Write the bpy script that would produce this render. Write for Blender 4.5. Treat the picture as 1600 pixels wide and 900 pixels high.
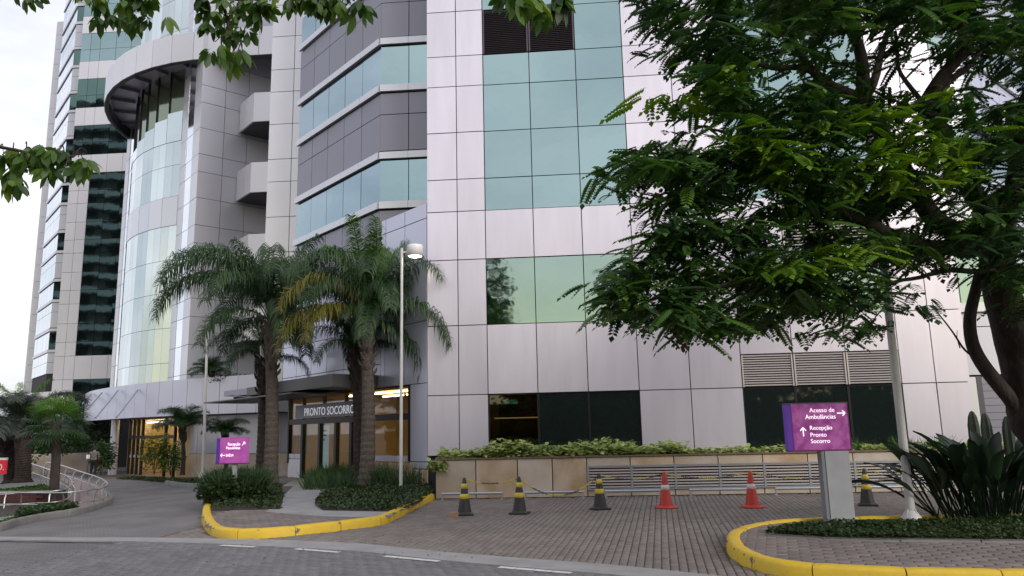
import bpy, bmesh, math, random
import numpy as np
from mathutils import Vector, Matrix
from mathutils.noise import noise as pnoise
random.seed(7); RNG = np.random.default_rng(7)
S = bpy.context.scene
for o in list(bpy.data.objects): bpy.data.objects.remove(o)
C = S.collection
R = math.radians
# ------------------------------------------------------------------ camera
F, PITCH, ROLL, YAW, CAMZ = 1201.27, 0.181745, -0.022372, 0.078955, 1.6
cy, sy, cp, sp, cr, sr = math.cos(YAW), math.sin(YAW), math.cos(PITCH), math.sin(PITCH), math.cos(ROLL), math.sin(ROLL)
vR = Vector((cy, sy, 0)); vF = Vector((-sy*cp, cy*cp, sp)); vU = Vector((sy*sp, -cy*sp, cp))
vX = vR*cr + vU*sr; vY = vU*cr - vR*sr
cd = bpy.data.cameras.new('camera'); cam = bpy.data.objects.new('camera', cd); C.objects.link(cam)
M = Matrix((vX, vY, -vF)).transposed().to_4x4(); M.translation = (0, 0, CAMZ); cam.matrix_world = M
cd.sensor_width = 36; cd.lens = F/1600*36; cd.clip_start = 0.1; cd.clip_end = 3000; S.camera = cam
# ------------------------------------------------------------------ sky, sun, exposure
SUN_EL, SUN_AZ = R(27), R(44)          # sun low behind the camera, to its right
W = bpy.data.worlds.new("World"); S.world = W; W.use_nodes = True
nt = W.node_tree; nt.nodes.clear()
def N(t, ty, **k):
    n = t.nodes.new(ty)
    for a, b in k.items(): setattr(n, a, b)
    return n
out = N(nt, 'ShaderNodeOutputWorld'); bg = N(nt, 'ShaderNodeBackground'); sky = N(nt, 'ShaderNodeTexSky')
sky.sky_type = 'NISHITA'; sky.sun_disc = False; sky.sun_elevation = SUN_EL; sky.sun_rotation = math.pi - SUN_AZ
sky.air_density = 1.2; sky.dust_density = 2.0
tc = N(nt, 'ShaderNodeTexCoord'); mp = N(nt, 'ShaderNodeMapping'); mp.inputs['Scale'].default_value = (1, 1, 2.6)
nz = N(nt, 'ShaderNodeTexNoise'); nz.inputs['Scale'].default_value = 1.7; nz.inputs['Detail'].default_value = 6; nz.inputs['Roughness'].default_value = .55
rp = N(nt, 'ShaderNodeValToRGB'); rp.color_ramp.elements[0].position = .34; rp.color_ramp.elements[0].color = (.35, .35, .35, 1)
rp.color_ramp.elements[1].position = .62; rp.color_ramp.elements[1].color = (1, 1, 1, 1)
mx = N(nt, 'ShaderNodeMix', data_type='RGBA')
sx = N(nt, 'ShaderNodeSeparateXYZ'); m1 = N(nt, 'ShaderNodeMapRange', interpolation_type='SMOOTHSTEP'); m1.inputs[1].default_value = .30; m1.inputs[2].default_value = .08; m2 = N(nt, 'ShaderNodeMapRange', interpolation_type='SMOOTHSTEP'); m2.inputs[1].default_value = .2; m2.inputs[2].default_value = -.8
m3 = N(nt, 'ShaderNodeMath', operation='MULTIPLY'); wc = N(nt, 'ShaderNodeMix', data_type='RGBA'); wc.inputs[6].default_value = (11.0, 11.0, 11.9, 1); wc.inputs[7].default_value = (17, 14.9, 8.9, 1)   # warm evening light low in the west
L = nt.links.new
L(tc.outputs['Generated'], sx.inputs[0]); L(sx.outputs[2], m1.inputs[0]); L(sx.outputs[1], m2.inputs[0]); L(m1.outputs[0], m3.inputs[0]); L(m2.outputs[0], m3.inputs[1]); L(m3.outputs[0], wc.inputs[0]); L(wc.outputs[2], mx.inputs[7]); L(tc.outputs['Generated'], mp.inputs['Vector']); L(mp.outputs[0], nz.inputs['Vector']); L(nz.outputs['Fac'], rp.inputs['Fac'])
L(rp.outputs['Color'], mx.inputs[0]); L(sky.outputs[0], mx.inputs[6]); L(mx.outputs[2], bg.inputs['Color']); L(bg.outputs[0], out.inputs['Surface'])
bg.inputs['Strength'].default_value = 0.1
sl = bpy.data.lights.new('sun', 'SUN'); sl.energy = 1.5; sl.angle = R(22); sl.color = (1, .93, .86)
sun = bpy.data.objects.new('sun', sl); C.objects.link(sun)
sdir = Vector((math.sin(SUN_AZ)*math.cos(SUN_EL), -math.cos(SUN_AZ)*math.cos(SUN_EL), math.sin(SUN_EL)))
sun.rotation_euler = sdir.to_track_quat('Z', 'Y').to_euler()
S.view_settings.view_transform = 'Standard'; S.view_settings.look = 'None'; S.view_settings.gamma = 1; S.view_settings.exposure = 0.12
S.render.engine = 'CYCLES'
try:
    S.cycles.max_bounces = 6; S.cycles.transparent_max_bounces = 8; S.cycles.caustics_reflective = False; S.cycles.caustics_refractive = False
except Exception: pass
# ------------------------------------------------------------------ helpers
def hh(x, y=0):
    t = min(1, max(0, (-8-x)/9)); return -0.4*t*t*(3-2*t)
def ray(px, py): return (vX*((px-800)/F) + vY*(-(py-450)/F) + vF)
def at(px, py, Y):                      # the point seen at a photograph pixel, Y metres away
    d = ray(px, py); return Vector((0, 0, CAMZ)) + d*(Y/d.y)
def gp(px, py, dz=0.0):                 # the point of the ground seen there
    z = 0
    for _ in range(12):
        d = ray(px, py); t = (z+dz-CAMZ)/d.z; p = d*t; z = hh(p.x)
    return Vector((p.x, p.y, z))
def tag(o, label=None, cat=None, group=None, kind=None):
    for k, v in (('label', label), ('category', cat), ('group', group), ('kind', kind)):
        if v: o[k] = v
    return o
def thing(name, label, cat, loc=(0, 0, 0), rz=0, group=None):
    o = bpy.data.objects.new(name, None); o.empty_display_size = .2; C.objects.link(o); o.location = loc; o.rotation_euler = (0, 0, rz)
    return tag(o, label, cat, group)
def link(name, me, m=None, parent=None, loc=(0, 0, 0), rot=(0, 0, 0)):
    o = bpy.data.objects.new(name, me); C.objects.link(o); o.location = loc; o.rotation_euler = rot
    if m is not None and len(me.materials) == 0: me.materials.append(m)
    if parent is not None: o.parent = parent
    return o
def np_mesh(name, V, Fc, tint=None, smooth=False):
    V = np.asarray(V, dtype=np.float32); Fc = np.asarray(Fc, dtype=np.int32); k = Fc.shape[1]
    me = bpy.data.meshes.new(name)
    me.vertices.add(len(V)); me.vertices.foreach_set('co', V.ravel())
    me.loops.add(Fc.size); me.loops.foreach_set('vertex_index', Fc.ravel())
    me.polygons.add(len(Fc)); me.polygons.foreach_set('loop_start', np.arange(0, Fc.size, k, dtype=np.int32))
    try: me.polygons.foreach_set('loop_total', np.full(len(Fc), k, dtype=np.int32))
    except Exception: pass
    me.update(calc_edges=True); me.validate()
    if tint is not None:
        a = me.attributes.new('tint', 'FLOAT', 'POINT'); a.data.foreach_set('value', np.asarray(tint, dtype=np.float32))
    if smooth: me.polygons.foreach_set('use_smooth', np.ones(len(Fc), dtype=bool))
    return me
class MB:
    def __init__(s): s.v = []; s.f = []; s.sm = []
    def add(s, vs, fs, sm=False):
        b = len(s.v); s.v += [tuple(v) for v in vs]; s.f += [tuple(i+b for i in f) for f in fs]; s.sm += [sm]*len(fs)
    def box(s, x0, x1, y0, y1, z0, z1):
        s.add([(x0,y0,z0),(x1,y0,z0),(x1,y1,z0),(x0,y1,z0),(x0,y0,z1),(x1,y0,z1),(x1,y1,z1),(x0,y1,z1)],
              [(3,2,1,0),(4,5,6,7),(0,1,5,4),(1,2,6,5),(2,3,7,6),(3,0,4,7)])
    def tube(s, pts, r, n=8, r2=None, cap=True, sm=True):
        pts = [Vector(p) for p in pts]; m = len(pts); rs = [r + ((r2 if r2 is not None else r)-r)*i/(m-1) for i in range(m)] if not isinstance(r, (list, tuple)) else r
        vs = []; ref = None
        for i, p in enumerate(pts):
            d = (pts[min(i+1, m-1)]-pts[max(i-1, 0)]).normalized()
            if ref is None: ref = d.orthogonal().normalized()
            a = (ref - d*ref.dot(d)); a = a.normalized() if a.length > 1e-6 else d.orthogonal().normalized(); ref = a; b = d.cross(a)
            for k in range(n):
                t = 2*math.pi*k/n; vs.append(p + (a*math.cos(t)+b*math.sin(t))*rs[i])
        fs = [(i*n+k, i*n+(k+1) % n, (i+1)*n+(k+1) % n, (i+1)*n+k) for i in range(m-1) for k in range(n)]
        s.add(vs, fs, sm)
        if cap: s.add(vs[:n], [tuple(range(n))[::-1]]); s.add(vs[-n:], [tuple(range(n))])
    def lathe(s, prof, n=20, c=(0, 0, 0), sm=True):
        vs = [(c[0]+r*math.cos(2*math.pi*k/n), c[1]+r*math.sin(2*math.pi*k/n), c[2]+z) for r, z in prof for k in range(n)]
        s.add(vs, [(i*n+k, i*n+(k+1) % n, (i+1)*n+(k+1) % n, (i+1)*n+k) for i in range(len(prof)-1) for k in range(n)], sm)
    def prism(s, poly, z0, z1):
        n = len(poly); zz = lambda z, p: z(p[0], p[1]) if callable(z) else z
        vs = [(p[0], p[1], zz(z0, p)) for p in poly] + [(p[0], p[1], zz(z1, p)) for p in poly]
        s.add(vs, [tuple(range(n))[::-1], tuple(range(n, 2*n))] + [(i, (i+1) % n, n+(i+1) % n, n+i) for i in range(n)])
    def mesh(s, name, m=None):
        me = bpy.data.meshes.new(name); me.from_pydata(s.v, [], s.f); me.update()
        me.polygons.foreach_set('use_smooth', s.sm)
        if m is not None: me.materials.append(m)
        return me
    def build(s, name, m, parent=None, loc=(0, 0, 0), rot=(0, 0, 0)):
        return link(name, s.mesh(name, m), None, parent, loc, rot)
def ccw(poly):
    a = sum(poly[i][0]*poly[(i+1) % len(poly)][1]-poly[(i+1) % len(poly)][0]*poly[i][1] for i in range(len(poly)))
    return poly if a > 0 else poly[::-1]
# frames: u runs left to right as seen from outside, depth d positive outward
class FR:
    def __init__(s, ox, oy, ang): s.o = Vector((ox, oy, 0)); s.a = R(ang); s.u = Vector((math.cos(s.a), math.sin(s.a), 0)); s.n = Vector((math.sin(s.a), -math.cos(s.a), 0))
    def p(s, q, z, d=0): v = s.o + s.u*q + s.n*d; return Vector((v.x, v.y, z))
_bc = {}
def fbox(name, fr, s0, s1, z0, z1, d0, d1, m, parent=None):
    w, h, t = round(s1-s0, 3), round(z1-z0, 3), round(d1-d0, 3); key = (w, h, t, m.name)
    if key not in _bc:
        b = MB(); b.box(0, w, 0, t, 0, h); _bc[key] = b.mesh(name, m)
    o = bpy.data.objects.new(name, _bc[key]); C.objects.link(o)
    loc = fr.p(s0, z0, d1); o.rotation_euler = (0, 0, fr.a)
    if parent is not None:
        o.parent = parent; o.location = loc-parent.location
    else: o.location = loc
    return o
def fmb(mb, fr, s0, s1, z0, z1, d0, d1):   # same, into a joined mesh (world coordinates)
    P = [fr.p(s0, z0, d1), fr.p(s1, z0, d1), fr.p(s1, z0, d0), fr.p(s0, z0, d0)]
    mb.add(P+[v+Vector((0, 0, z1-z0)) for v in P], [(3,2,1,0),(4,5,6,7),(0,1,5,4),(1,2,6,5),(2,3,7,6),(3,0,4,7)])
# ------------------------------------------------------------------ materials
MT = {}
def mat(name, col, rough=.6, metal=0, var=0.0, nscale=3.0, ncol=None, nfac=.0, bump=0.0, bscale=20.0, obj=False, emit=None, estr=0, spec=.5, trans=None, coat=0, stretch=None, sub=0):
    m = bpy.data.materials.new(name); m.use_nodes = True; t = m.node_tree; b = t.nodes['Principled BSDF']; l = t.links.new
    b.inputs['Roughness'].default_value = rough; b.inputs['Metallic'].default_value = metal; b.inputs['Specular IOR Level'].default_value = spec
    b.inputs['Coat Weight'].default_value = coat
    base = N(t, 'ShaderNodeRGB'); base.outputs[0].default_value = (*col, 1); cur = base.outputs[0]
    g = N(t, 'ShaderNodeNewGeometry'); tcn = N(t, 'ShaderNodeTexCoord'); src = tcn.outputs['Object'] if obj else g.outputs['Position']
    if stretch:
        mpn = N(t, 'ShaderNodeMapping'); mpn.inputs['Scale'].default_value = stretch; l(src, mpn.inputs[0]); src = mpn.outputs[0]
    if nfac > 0:
        n1 = N(t, 'ShaderNodeTexNoise'); n1.inputs['Scale'].default_value = nscale; n1.inputs['Detail'].default_value = 5; l(src, n1.inputs['Vector'])
        r1 = N(t, 'ShaderNodeMapRange'); r1.inputs[1].default_value = .35; r1.inputs[2].default_value = .7; r1.inputs[4].default_value = nfac; l(n1.outputs['Fac'], r1.inputs[0])
        x = N(t, 'ShaderNodeMix', data_type='RGBA'); l(r1.outputs[0], x.inputs[0]); l(cur, x.inputs[6]); x.inputs[7].default_value = (*(ncol or tuple(c*.5 for c in col)), 1); cur = x.outputs[2]
    if var > 0:
        oi = N(t, 'ShaderNodeObjectInfo'); mr = N(t, 'ShaderNodeMapRange'); mr.inputs[3].default_value = 1-var; mr.inputs[4].default_value = 1+var; l(oi.outputs['Random'], mr.inputs[0])
        hs = N(t, 'ShaderNodeHueSaturation'); l(mr.outputs[0], hs.inputs['Value']); l(cur, hs.inputs['Color']); cur = hs.outputs[0]
    l(cur, b.inputs['Base Color'])
    if bump > 0:
        n2 = N(t, 'ShaderNodeTexNoise'); n2.inputs['Scale'].default_value = bscale; n2.inputs['Detail'].default_value = 4; l(src, n2.inputs['Vector'])
        bp = N(t, 'ShaderNodeBump'); bp.inputs['Strength'].default_value = 1; bp.inputs['Distance'].default_value = bump; l(n2.outputs['Fac'], bp.inputs['Height']); l(bp.outputs[0], b.inputs['Normal'])
    if emit: b.inputs['Emission Color'].default_value = (*emit, 1); b.inputs['Emission Strength'].default_value = estr
    MT[name] = m; return m
def leafmat(name, c0, c1, c2=None, rough=.5):
    m = bpy.data.materials.new(name); m.use_nodes = True; t = m.node_tree; b = t.nodes['Principled BSDF']; l = t.links.new
    a = N(t, 'ShaderNodeAttribute', attribute_name='tint'); rr = N(t, 'ShaderNodeValToRGB')
    rr.color_ramp.elements[0].color = (*c0, 1); rr.color_ramp.elements[1].color = (*(c2 or c1), 1)
    if c2: e = rr.color_ramp.elements.new(.6); e.color = (*c1, 1)
    l(a.outputs['Fac'], rr.inputs['Fac']); l(rr.outputs[0], b.inputs['Base Color']); b.inputs['Roughness'].default_value = rough
    tr = N(t, 'ShaderNodeBsdfTranslucent'); mxs = N(t, 'ShaderNodeMixShader'); mxs.inputs[0].default_value = .28
    hs = N(t, 'ShaderNodeHueSaturation'); hs.inputs['Value'].default_value = 1.5; hs.inputs['Saturation'].default_value = 1.1; l(rr.outputs[0], hs.inputs['Color']); l(hs.outputs[0], tr.inputs['Color'])
    o = t.nodes['Material Output']; l(b.outputs[0], mxs.inputs[1]); l(tr.outputs[0], mxs.inputs[2]); l(mxs.outputs[0], o.inputs['Surface'])
    MT[name] = m; return m
def glassmat(name, tint, alpha, rough=.02):
    m = bpy.data.materials.new(name); m.use_nodes = True; t = m.node_tree; t.nodes.clear(); l = t.links.new
    o = N(t, 'ShaderNodeOutputMaterial'); tr = N(t, 'ShaderNodeBsdfTransparent'); tr.inputs[0].default_value = (*tint, 1)
    gl = N(t, 'ShaderNodeBsdfGlossy'); gl.inputs['Roughness'].default_value = rough; fr = N(t, 'ShaderNodeFresnel'); fr.inputs[0].default_value = 1.6
    ma = N(t, 'ShaderNodeMath', operation='ADD'); ma.inputs[1].default_value = alpha; l(fr.outputs[0], ma.inputs[0])
    gg = N(t, 'ShaderNodeNewGeometry'); iv = N(t, 'ShaderNodeMath', operation='SUBTRACT'); iv.inputs[0].default_value = 1; l(gg.outputs['Backfacing'], iv.inputs[1]); mm = N(t, 'ShaderNodeMath', operation='MULTIPLY'); l(ma.outputs[0], mm.inputs[0]); l(iv.outputs[0], mm.inputs[1]); x = N(t, 'ShaderNodeMixShader'); l(mm.outputs[0], x.inputs[0]); l(tr.outputs[0], x.inputs[1]); l(gl.outputs[0], x.inputs[2]); l(x.outputs[0], o.inputs[0])
    MT[name] = m; return m
panel = mat('panel_white', (.76, .725, .83), .33, .48, var=.045, nscale=3.2, ncol=(.66, .63, .71), nfac=.6, bump=.004, bscale=.8, stretch=(1, 1, .16))
panelg = mat('panel_warm_white', (.72, .72, .77), .36, .45, var=.03, nscale=.6, nfac=.3, ncol=(.64, .64, .69))
panelb = mat('panel_blue_grey', (.60, .61, .74), .33, .45, var=.025, nscale=.5, nfac=.3, ncol=(.54, .55, .67), bump=.004, bscale=.7)
panelk = mat('panel_charcoal', (.265, .265, .325), .4, .35, var=.035, nscale=.7, nfac=.3, ncol=(.23, .22, .25))
mat('panel_blue_pale', (.66, .69, .75), .25, .5, var=.03)
panelm = mat('panel_mid_grey', (.60, .61, .68), .4, .4, var=.03, nscale=.5, nfac=.35, ncol=(.53, .54, .6))
strip = mat('strip_silver', (.66, .67, .72), .33, .45, var=.02)
back = mat('dark_joint', (.02, .02, .024), .7)
glass = mat('glass_teal', (.29, .40, .395), .035, 1, var=.04, bump=.010, bscale=.55)
glassw = mat('glass_mirrored_sky', (.72, .78, .84), .06, .9, var=.06)  # reflection of the white sky put into the glass colour
glassb = mat('glass_blue', (.29, .39, .43), .04, 1, var=.03, bump=.008, bscale=.5)
glassd = mat('glass_dark', (.012, .018, .017), .03, 0, spec=.7, bump=.004, bscale=.6)
glassn = mat('glass_dark_reflection', (.12, .19, .17), .03, 1, var=.1, bump=.006, bscale=.35)  # same glass as the upper panes, its dark reflection put into the colour
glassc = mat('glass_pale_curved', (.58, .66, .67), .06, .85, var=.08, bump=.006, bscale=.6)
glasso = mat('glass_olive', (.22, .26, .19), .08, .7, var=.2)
clear = glassmat('clear_glass', (.9, .93, .9), .04)
smoke = glassmat('smoked_glass', (.28, .3, .27), .03)
blackm = mat('black_metal', (.015, .015, .017), .4, .3)
darkm = mat('dark_grey_metal', (.10, .10, .105), .45, .4)
steel = mat('stainless_steel', (.5, .5, .51), .35, .85)
galv = mat('galvanised_steel', (.42, .45, .5), .4, .6)
louv = mat('louvre_aluminium', (.56, .52, .51), .45, .3)
louvd = mat('louvre_dark', (.10, .085, .11), .5, .3)
stone = mat('sandstone', (.62, .50, .38), .8, nscale=2.2, ncol=(.40, .26, .11), nfac=.8, bump=.004, bscale=30, var=.08)
stonep = mat('sandstone_pale', (.60, .53, .46), .8, nscale=1.8, ncol=(.45, .33, .20), nfac=.7, bump=.004, bscale=30, var=.05)
paver = mat('concrete_paver', (.245, .212, .19), .85, var=.12, nscale=1.2, ncol=(.165, .15, .14), nfac=.7, bump=.003, bscale=60)
paverr = mat('concrete_paver_road', (.155, .15, .155), .85, var=.12, nscale=1.0, ncol=(.115, .112, .116), nfac=.7, bump=.003, bscale=60)
paverp = mat('concrete_paver_pink', (.22, .185, .17), .85, var=.1, nscale=1.4, ncol=(.15, .13, .12), nfac=.7, bump=.003, bscale=60)
conc = mat('concrete', (.33, .325, .33), .85, nscale=2.5, ncol=(.22, .22, .225), nfac=.7, bump=.003, bscale=50)
concd = mat('concrete_dark', (.22, .215, .21), .85, nscale=3, ncol=(.14, .135, .13), nfac=.7, bump=.003, bscale=50)
jointm = mat('paver_joint_sand', (.095, .087, .08), .95)
yel = mat('yellow_kerb_paint', (.72, .49, .03), .6, nscale=7, ncol=(.58, .38, .04), nfac=.5, bump=.003, bscale=40)
whitep = mat('white_paint', (.72, .72, .7), .5, nscale=9, ncol=(.4, .4, .4), nfac=.4)
polep = mat('white_pole_paint', (.66, .66, .64), .45, nscale=4, ncol=(.5, .5, .48), nfac=.4)
soil = mat('soil', (.05, .04, .03), .95, nscale=5, nfac=.5)
redb = mat('red_brick', (.075, .028, .026), .8, var=.15, bump=.003, bscale=50)
bark = mat('dark_bark', (.055, .042, .036), .9, nscale=9, ncol=(.02, .016, .014), nfac=.8, bump=.03, bscale=14, stretch=(1, 1, .4))
pbark = mat('palm_bark', (.13, .105, .09), .9, nscale=11, ncol=(.06, .05, .042), nfac=.8, bump=.02, bscale=16, stretch=(1, 1, 2.5))
cream = mat('warm_interior_wall', (.62, .46, .22), .8, nscale=1.0, ncol=(.5, .36, .16), nfac=.5)
tubeE = mat('lit_tube', (.9, .8, .6), .5, emit=(1, .80, .50), estr=9)
lampE = mat('lit_lamp', (1, .95, .85), .5, emit=(1, .93, .8), estr=16)
dimE = mat('lit_dim', (.9, .7, .4), .5, emit=(1, .62, .26), estr=1.6)
floorin = mat('interior_floor', (.25, .19, .13), .3)
txtw = mat('sign_white', (.85, .8, .85), .5, emit=(1, .9, 1), estr=.75)
txtp = mat('letter_white', (.8, .8, .82), .45)
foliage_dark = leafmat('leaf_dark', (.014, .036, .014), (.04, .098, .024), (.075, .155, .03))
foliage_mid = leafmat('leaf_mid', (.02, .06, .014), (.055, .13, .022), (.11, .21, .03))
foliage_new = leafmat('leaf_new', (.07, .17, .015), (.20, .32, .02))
foliage_hang = leafmat('leaf_hanging', (.02, .055, .01), (.06, .13, .014), (.12, .20, .02))
foliage_palm = leafmat('leaf_palm', (.016, .042, .018), (.036, .085, .026), (.07, .14, .03))
foliage_palmg = leafmat('leaf_palm_bright', (.045, .12, .015), (.11, .24, .02))
foliage_gold = leafmat('leaf_palm_gold', (.12, .11, .015), (.26, .25, .035))
foliage_lime = leafmat('leaf_lime', (.17, .25, .06), (.42, .50, .16), (.58, .62, .30))
foliage_cover = leafmat('leaf_cover', (.014, .032, .009), (.045, .085, .018))
foliage_str = leafmat('leaf_banana', (.012, .026, .014), (.028, .055, .026), rough=.35)
# ------------------------------------------------------------------ ground
def clipgrid(x0, x1, y0, y1, nx, ny, z):
    xs = np.linspace(x0, x1, nx); ys = np.linspace(y0, y1, ny)
    V = [(x, y, hh(x)+z) for y in ys for x in xs]
    Fc = [(j*nx+i, j*nx+i+1, (j+1)*nx+i+1, (j+1)*nx+i) for j in range(ny-1) for i in range(nx-1)]
    return V, Fc
gx = sorted(set([-1500, -400, -120, -60, 60, 120, 400, 1500] + [x*1.0 for x in range(-40, 41)])); gy = [-1500, -300, -60, -20, 0, 5, 10, 15, 20, 30, 45, 70, 150, 400, 1500]
GV = [(x, y, hh(x)-.03) for y in gy for x in gx]; n = len(gx)
GF = [(j*n+i, j*n+i+1, (j+1)*n+i+1, (j+1)*n+i) for j in range(len(gy)-1) for i in range(n-1)]
def brickmat(name, c1, c2, cm, w, h, rot):
    m = bpy.data.materials.new(name); m.use_nodes = True; t = m.node_tree; b = t.nodes['Principled BSDF']; l = t.links.new
    g = N(t, 'ShaderNodeNewGeometry'); mp_ = N(t, 'ShaderNodeMapping'); mp_.inputs['Rotation'].default_value = (0, 0, rot); br = N(t, 'ShaderNodeTexBrick')
    br.inputs['Color1'].default_value = (*c1, 1); br.inputs['Color2'].default_value = (*c2, 1); br.inputs['Mortar'].default_value = (*cm, 1)
    br.inputs['Scale'].default_value = 1; br.inputs['Brick Width'].default_value = w; br.inputs['Row Height'].default_value = h; br.inputs['Mortar Size'].default_value = .006
    l(g.outputs['Position'], mp_.inputs[0]); l(mp_.outputs[0], br.inputs['Vector'])
    nn = N(t, 'ShaderNodeTexNoise'); nn.inputs['Scale'].default_value = .7; nn.inputs['Detail'].default_value = 6; l(g.outputs['Position'], nn.inputs['Vector'])
    mr = N(t, 'ShaderNodeMapRange'); mr.inputs[1].default_value = .3; mr.inputs[2].default_value = .7; mr.inputs[3].default_value = .75; mr.inputs[4].default_value = 1.2; l(nn.outputs['Fac'], mr.inputs[0])
    hs = N(t, 'ShaderNodeHueSaturation'); l(br.outputs[0], hs.inputs['Color']); l(mr.outputs[0], hs.inputs['Value']); l(hs.outputs[0], b.inputs['Base Color']); b.inputs['Roughness'].default_value = .85
    MT[name] = m; return m
gpav = brickmat('far_pavers', (.185, .178, .178), (.16, .153, .153), (.075, .07, .07), .2, .1, R(-15))
g = link('ground', np_mesh('ground', GV, GF), gpav); tag(g, kind='structure')
jb = MB(); jb.prism(ccw([(-6.9, 6), (9.5, 6), (9.5, 18.9), (-6.9, 18.9)]), -.028, -.012)
tag(jb.build('paving_bed', jointm), kind='structure')
def inpoly(x, y, poly):
    c = False; n = len(poly); j = n-1
    for i in range(n):
        xi, yi = poly[i][0], poly[i][1]; xj, yj = poly[j][0], poly[j][1]
        if (yi > y) != (yj > y) and x < (xj-xi)*(y-yi)/(yj-yi)+xi: c = not c
        j = i
    return c
# concrete gutter strip between road and driveway
gt = [gp(*p) for p in [(-60,838), (0,839), (100,840), (200,840), (340,842), (400,843), (550,848.8), (675,861), (800,871.5), (950,882.5), (1075,895), (1250,915), (1500,950)]]
gb = [gp(*p) for p in [(-60,843), (0,844), (100,845), (200,846), (340,850), (400,853), (550,861), (675,874), (800,885.5), (955,898), (1080,912), (1250,934), (1500,972)]]
def smooth(pts, k=4):
    P = [Vector(p) for p in pts]; out = []
    for i in range(len(P)-1):
        a, b, c, d = P[max(i-1, 0)], P[i], P[i+1], P[min(i+2, len(P)-1)]
        for j in range(k):
            t = j/k; out.append(.5*((2*b)+(c-a)*t+(2*a-5*b+4*c-d)*t*t+(3*b-a-3*c+d)*t**3))
    return out+[P[-1]]
gt, gb = smooth(gt, 3), smooth(gb, 3)
gm = MB()
for i in range(len(gt)-1):
    a, b, c, d = gb[i], gb[i+1], gt[i+1], gt[i]
    vs = [Vector((v.x, v.y, hh(v.x)+z)) for z in (-.02, .006) for v in (a, b, c, d)]
    gm.add(vs, [(4, 5, 6, 7), (0, 1, 5, 4), (2, 3, 7, 6)])
tag(gm.build('gutter_strip', conc), kind='structure')
# islands (outer kerb feet)
K1 = [gp(*p) for p in [(325,790), (317,800), (315,812), (322,830), (345,840.5), (400,841.5), (450,838), (500,832.5), (585,822), (612,814), (650,795), (679,781)]]
K1w = smooth(K1, 4)
isl1 = [(p.x, p.y) for p in K1w] + [(-3.4, 18.7), (-4.0, 20.7), (-8.4, 25.1), (-9.0, 20.5)]
K2 = [gp(*p) for p in [(1600,816), (1430,820), (1300,822), (1215,827), (1165,836), (1139,847), (1136,862), (1150,877), (1175,889), (1200,896.5), (1250,904), (1350,911), (1500,916), (1700,919)]]
K2w = smooth(K2, 4); isl2 = [(p.x, p.y) for p in K2w]
isl2f = ccw(isl2 + [(12, K2w[-1].y), (12, K2w[0].y)])
def kerb(name, pts, w, h, m, label, cat, side=1, stone=.8):
    src = [Vector((p.x, p.y, 0)) for p in pts]; prof = [(0, -.03), (0.008, h*.72), (.03, h*.95), (.06, h), (w-.03, h), (w, h*.9), (w, -.03)]
    dense = []
    for a, b_ in zip(src[:-1], src[1:]):
        n_ = max(1, int((b_-a).length/.1)); dense += [a.lerp(b_, i/n_) for i in range(n_)]
    dense.append(src[-1]); t = thing(name, label, cat, (src[0].x, src[0].y, hh(src[0].x))); cur = [dense[0]]; acc_ = 0; runs = []
    for a, b_ in zip(dense[:-1], dense[1:]):
        cur.append(b_); acc_ += (b_-a).length
        if acc_ > stone: runs.append(cur); cur = [b_]; acc_ = 0
    if len(cur) > 1: runs.append(cur)
    for rn in runs:
        b = MB(); k = len(prof); vs = []; jit = random.uniform(-.004, .004); n_ = len(rn)
        for i, p in enumerate(rn):
            gi = dense.index(p); d = (dense[min(gi+1, len(dense)-1)]-dense[max(gi-1, 0)]).normalized(); nrm = Vector((-d.y, d.x, 0))*side
            sh = d*(.006 if i == 0 else (-.006 if i == n_-1 else 0)); tap = .006 if i in (0, n_-1) else 0
            for (o, z) in prof:
                q = p+nrm*(o+jit)+sh; vs.append((q.x+random.uniform(-.002, .002), q.y+random.uniform(-.002, .002), hh(q.x)+z+jit*.6-(tap if z > 0 else 0)))
        b.add(vs, [(i*k+j+1, i*k+j, (i+1)*k+j, (i+1)*k+j+1) for i in range(n_-1) for j in range(k-1)], True)
        b.add(vs[:k], [tuple(range(k))]); b.add(vs[-k:], [tuple(range(k))[::-1]])
        b.build('kerb_stone', m, t, -t.location)
    return t
def yk():   # chipped yellow paint over grey concrete
    m = yel; t = m.node_tree; bs = t.nodes['Principled BSDF']; l = t.links.new; old = bs.inputs['Base Color'].links[0].from_socket
    g_ = N(t, 'ShaderNodeNewGeometry'); nn = N(t, 'ShaderNodeTexNoise'); nn.inputs['Scale'].default_value = 3.4; nn.inputs['Detail'].default_value = 9; nn.inputs['Roughness'].default_value = .66
    l(g_.outputs['Position'], nn.inputs['Vector']); mr = N(t, 'ShaderNodeMapRange'); mr.inputs[1].default_value = .635; mr.inputs[2].default_value = .66; l(nn.outputs['Fac'], mr.inputs[0])
    x = N(t, 'ShaderNodeMix', data_type='RGBA'); l(mr.outputs[0], x.inputs[0]); l(old, x.inputs[6]); x.inputs[7].default_value = (.16, .14, .10, 1); l(x.outputs[2], bs.inputs['Base Color'])
yk()
kerb('kerb', K1w, .16, .15, yel, 'yellow painted kerb curving round the island in front of the entrance palms', 'kerb', 1)
kerb('kerb', K2w, .18, .15, yel, 'chipped yellow kerb round the right island below the large purple sign', 'kerb', -1 if False else 1)
kf = smooth([gp(*p) for p in [(425,766), (445,760), (465,757), (486,755)]], 3)
kerb('kerb', kf, .1, .1, yel, 'short thin yellow kerb edging the path before the glass doors', 'kerb', 1)
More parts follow.
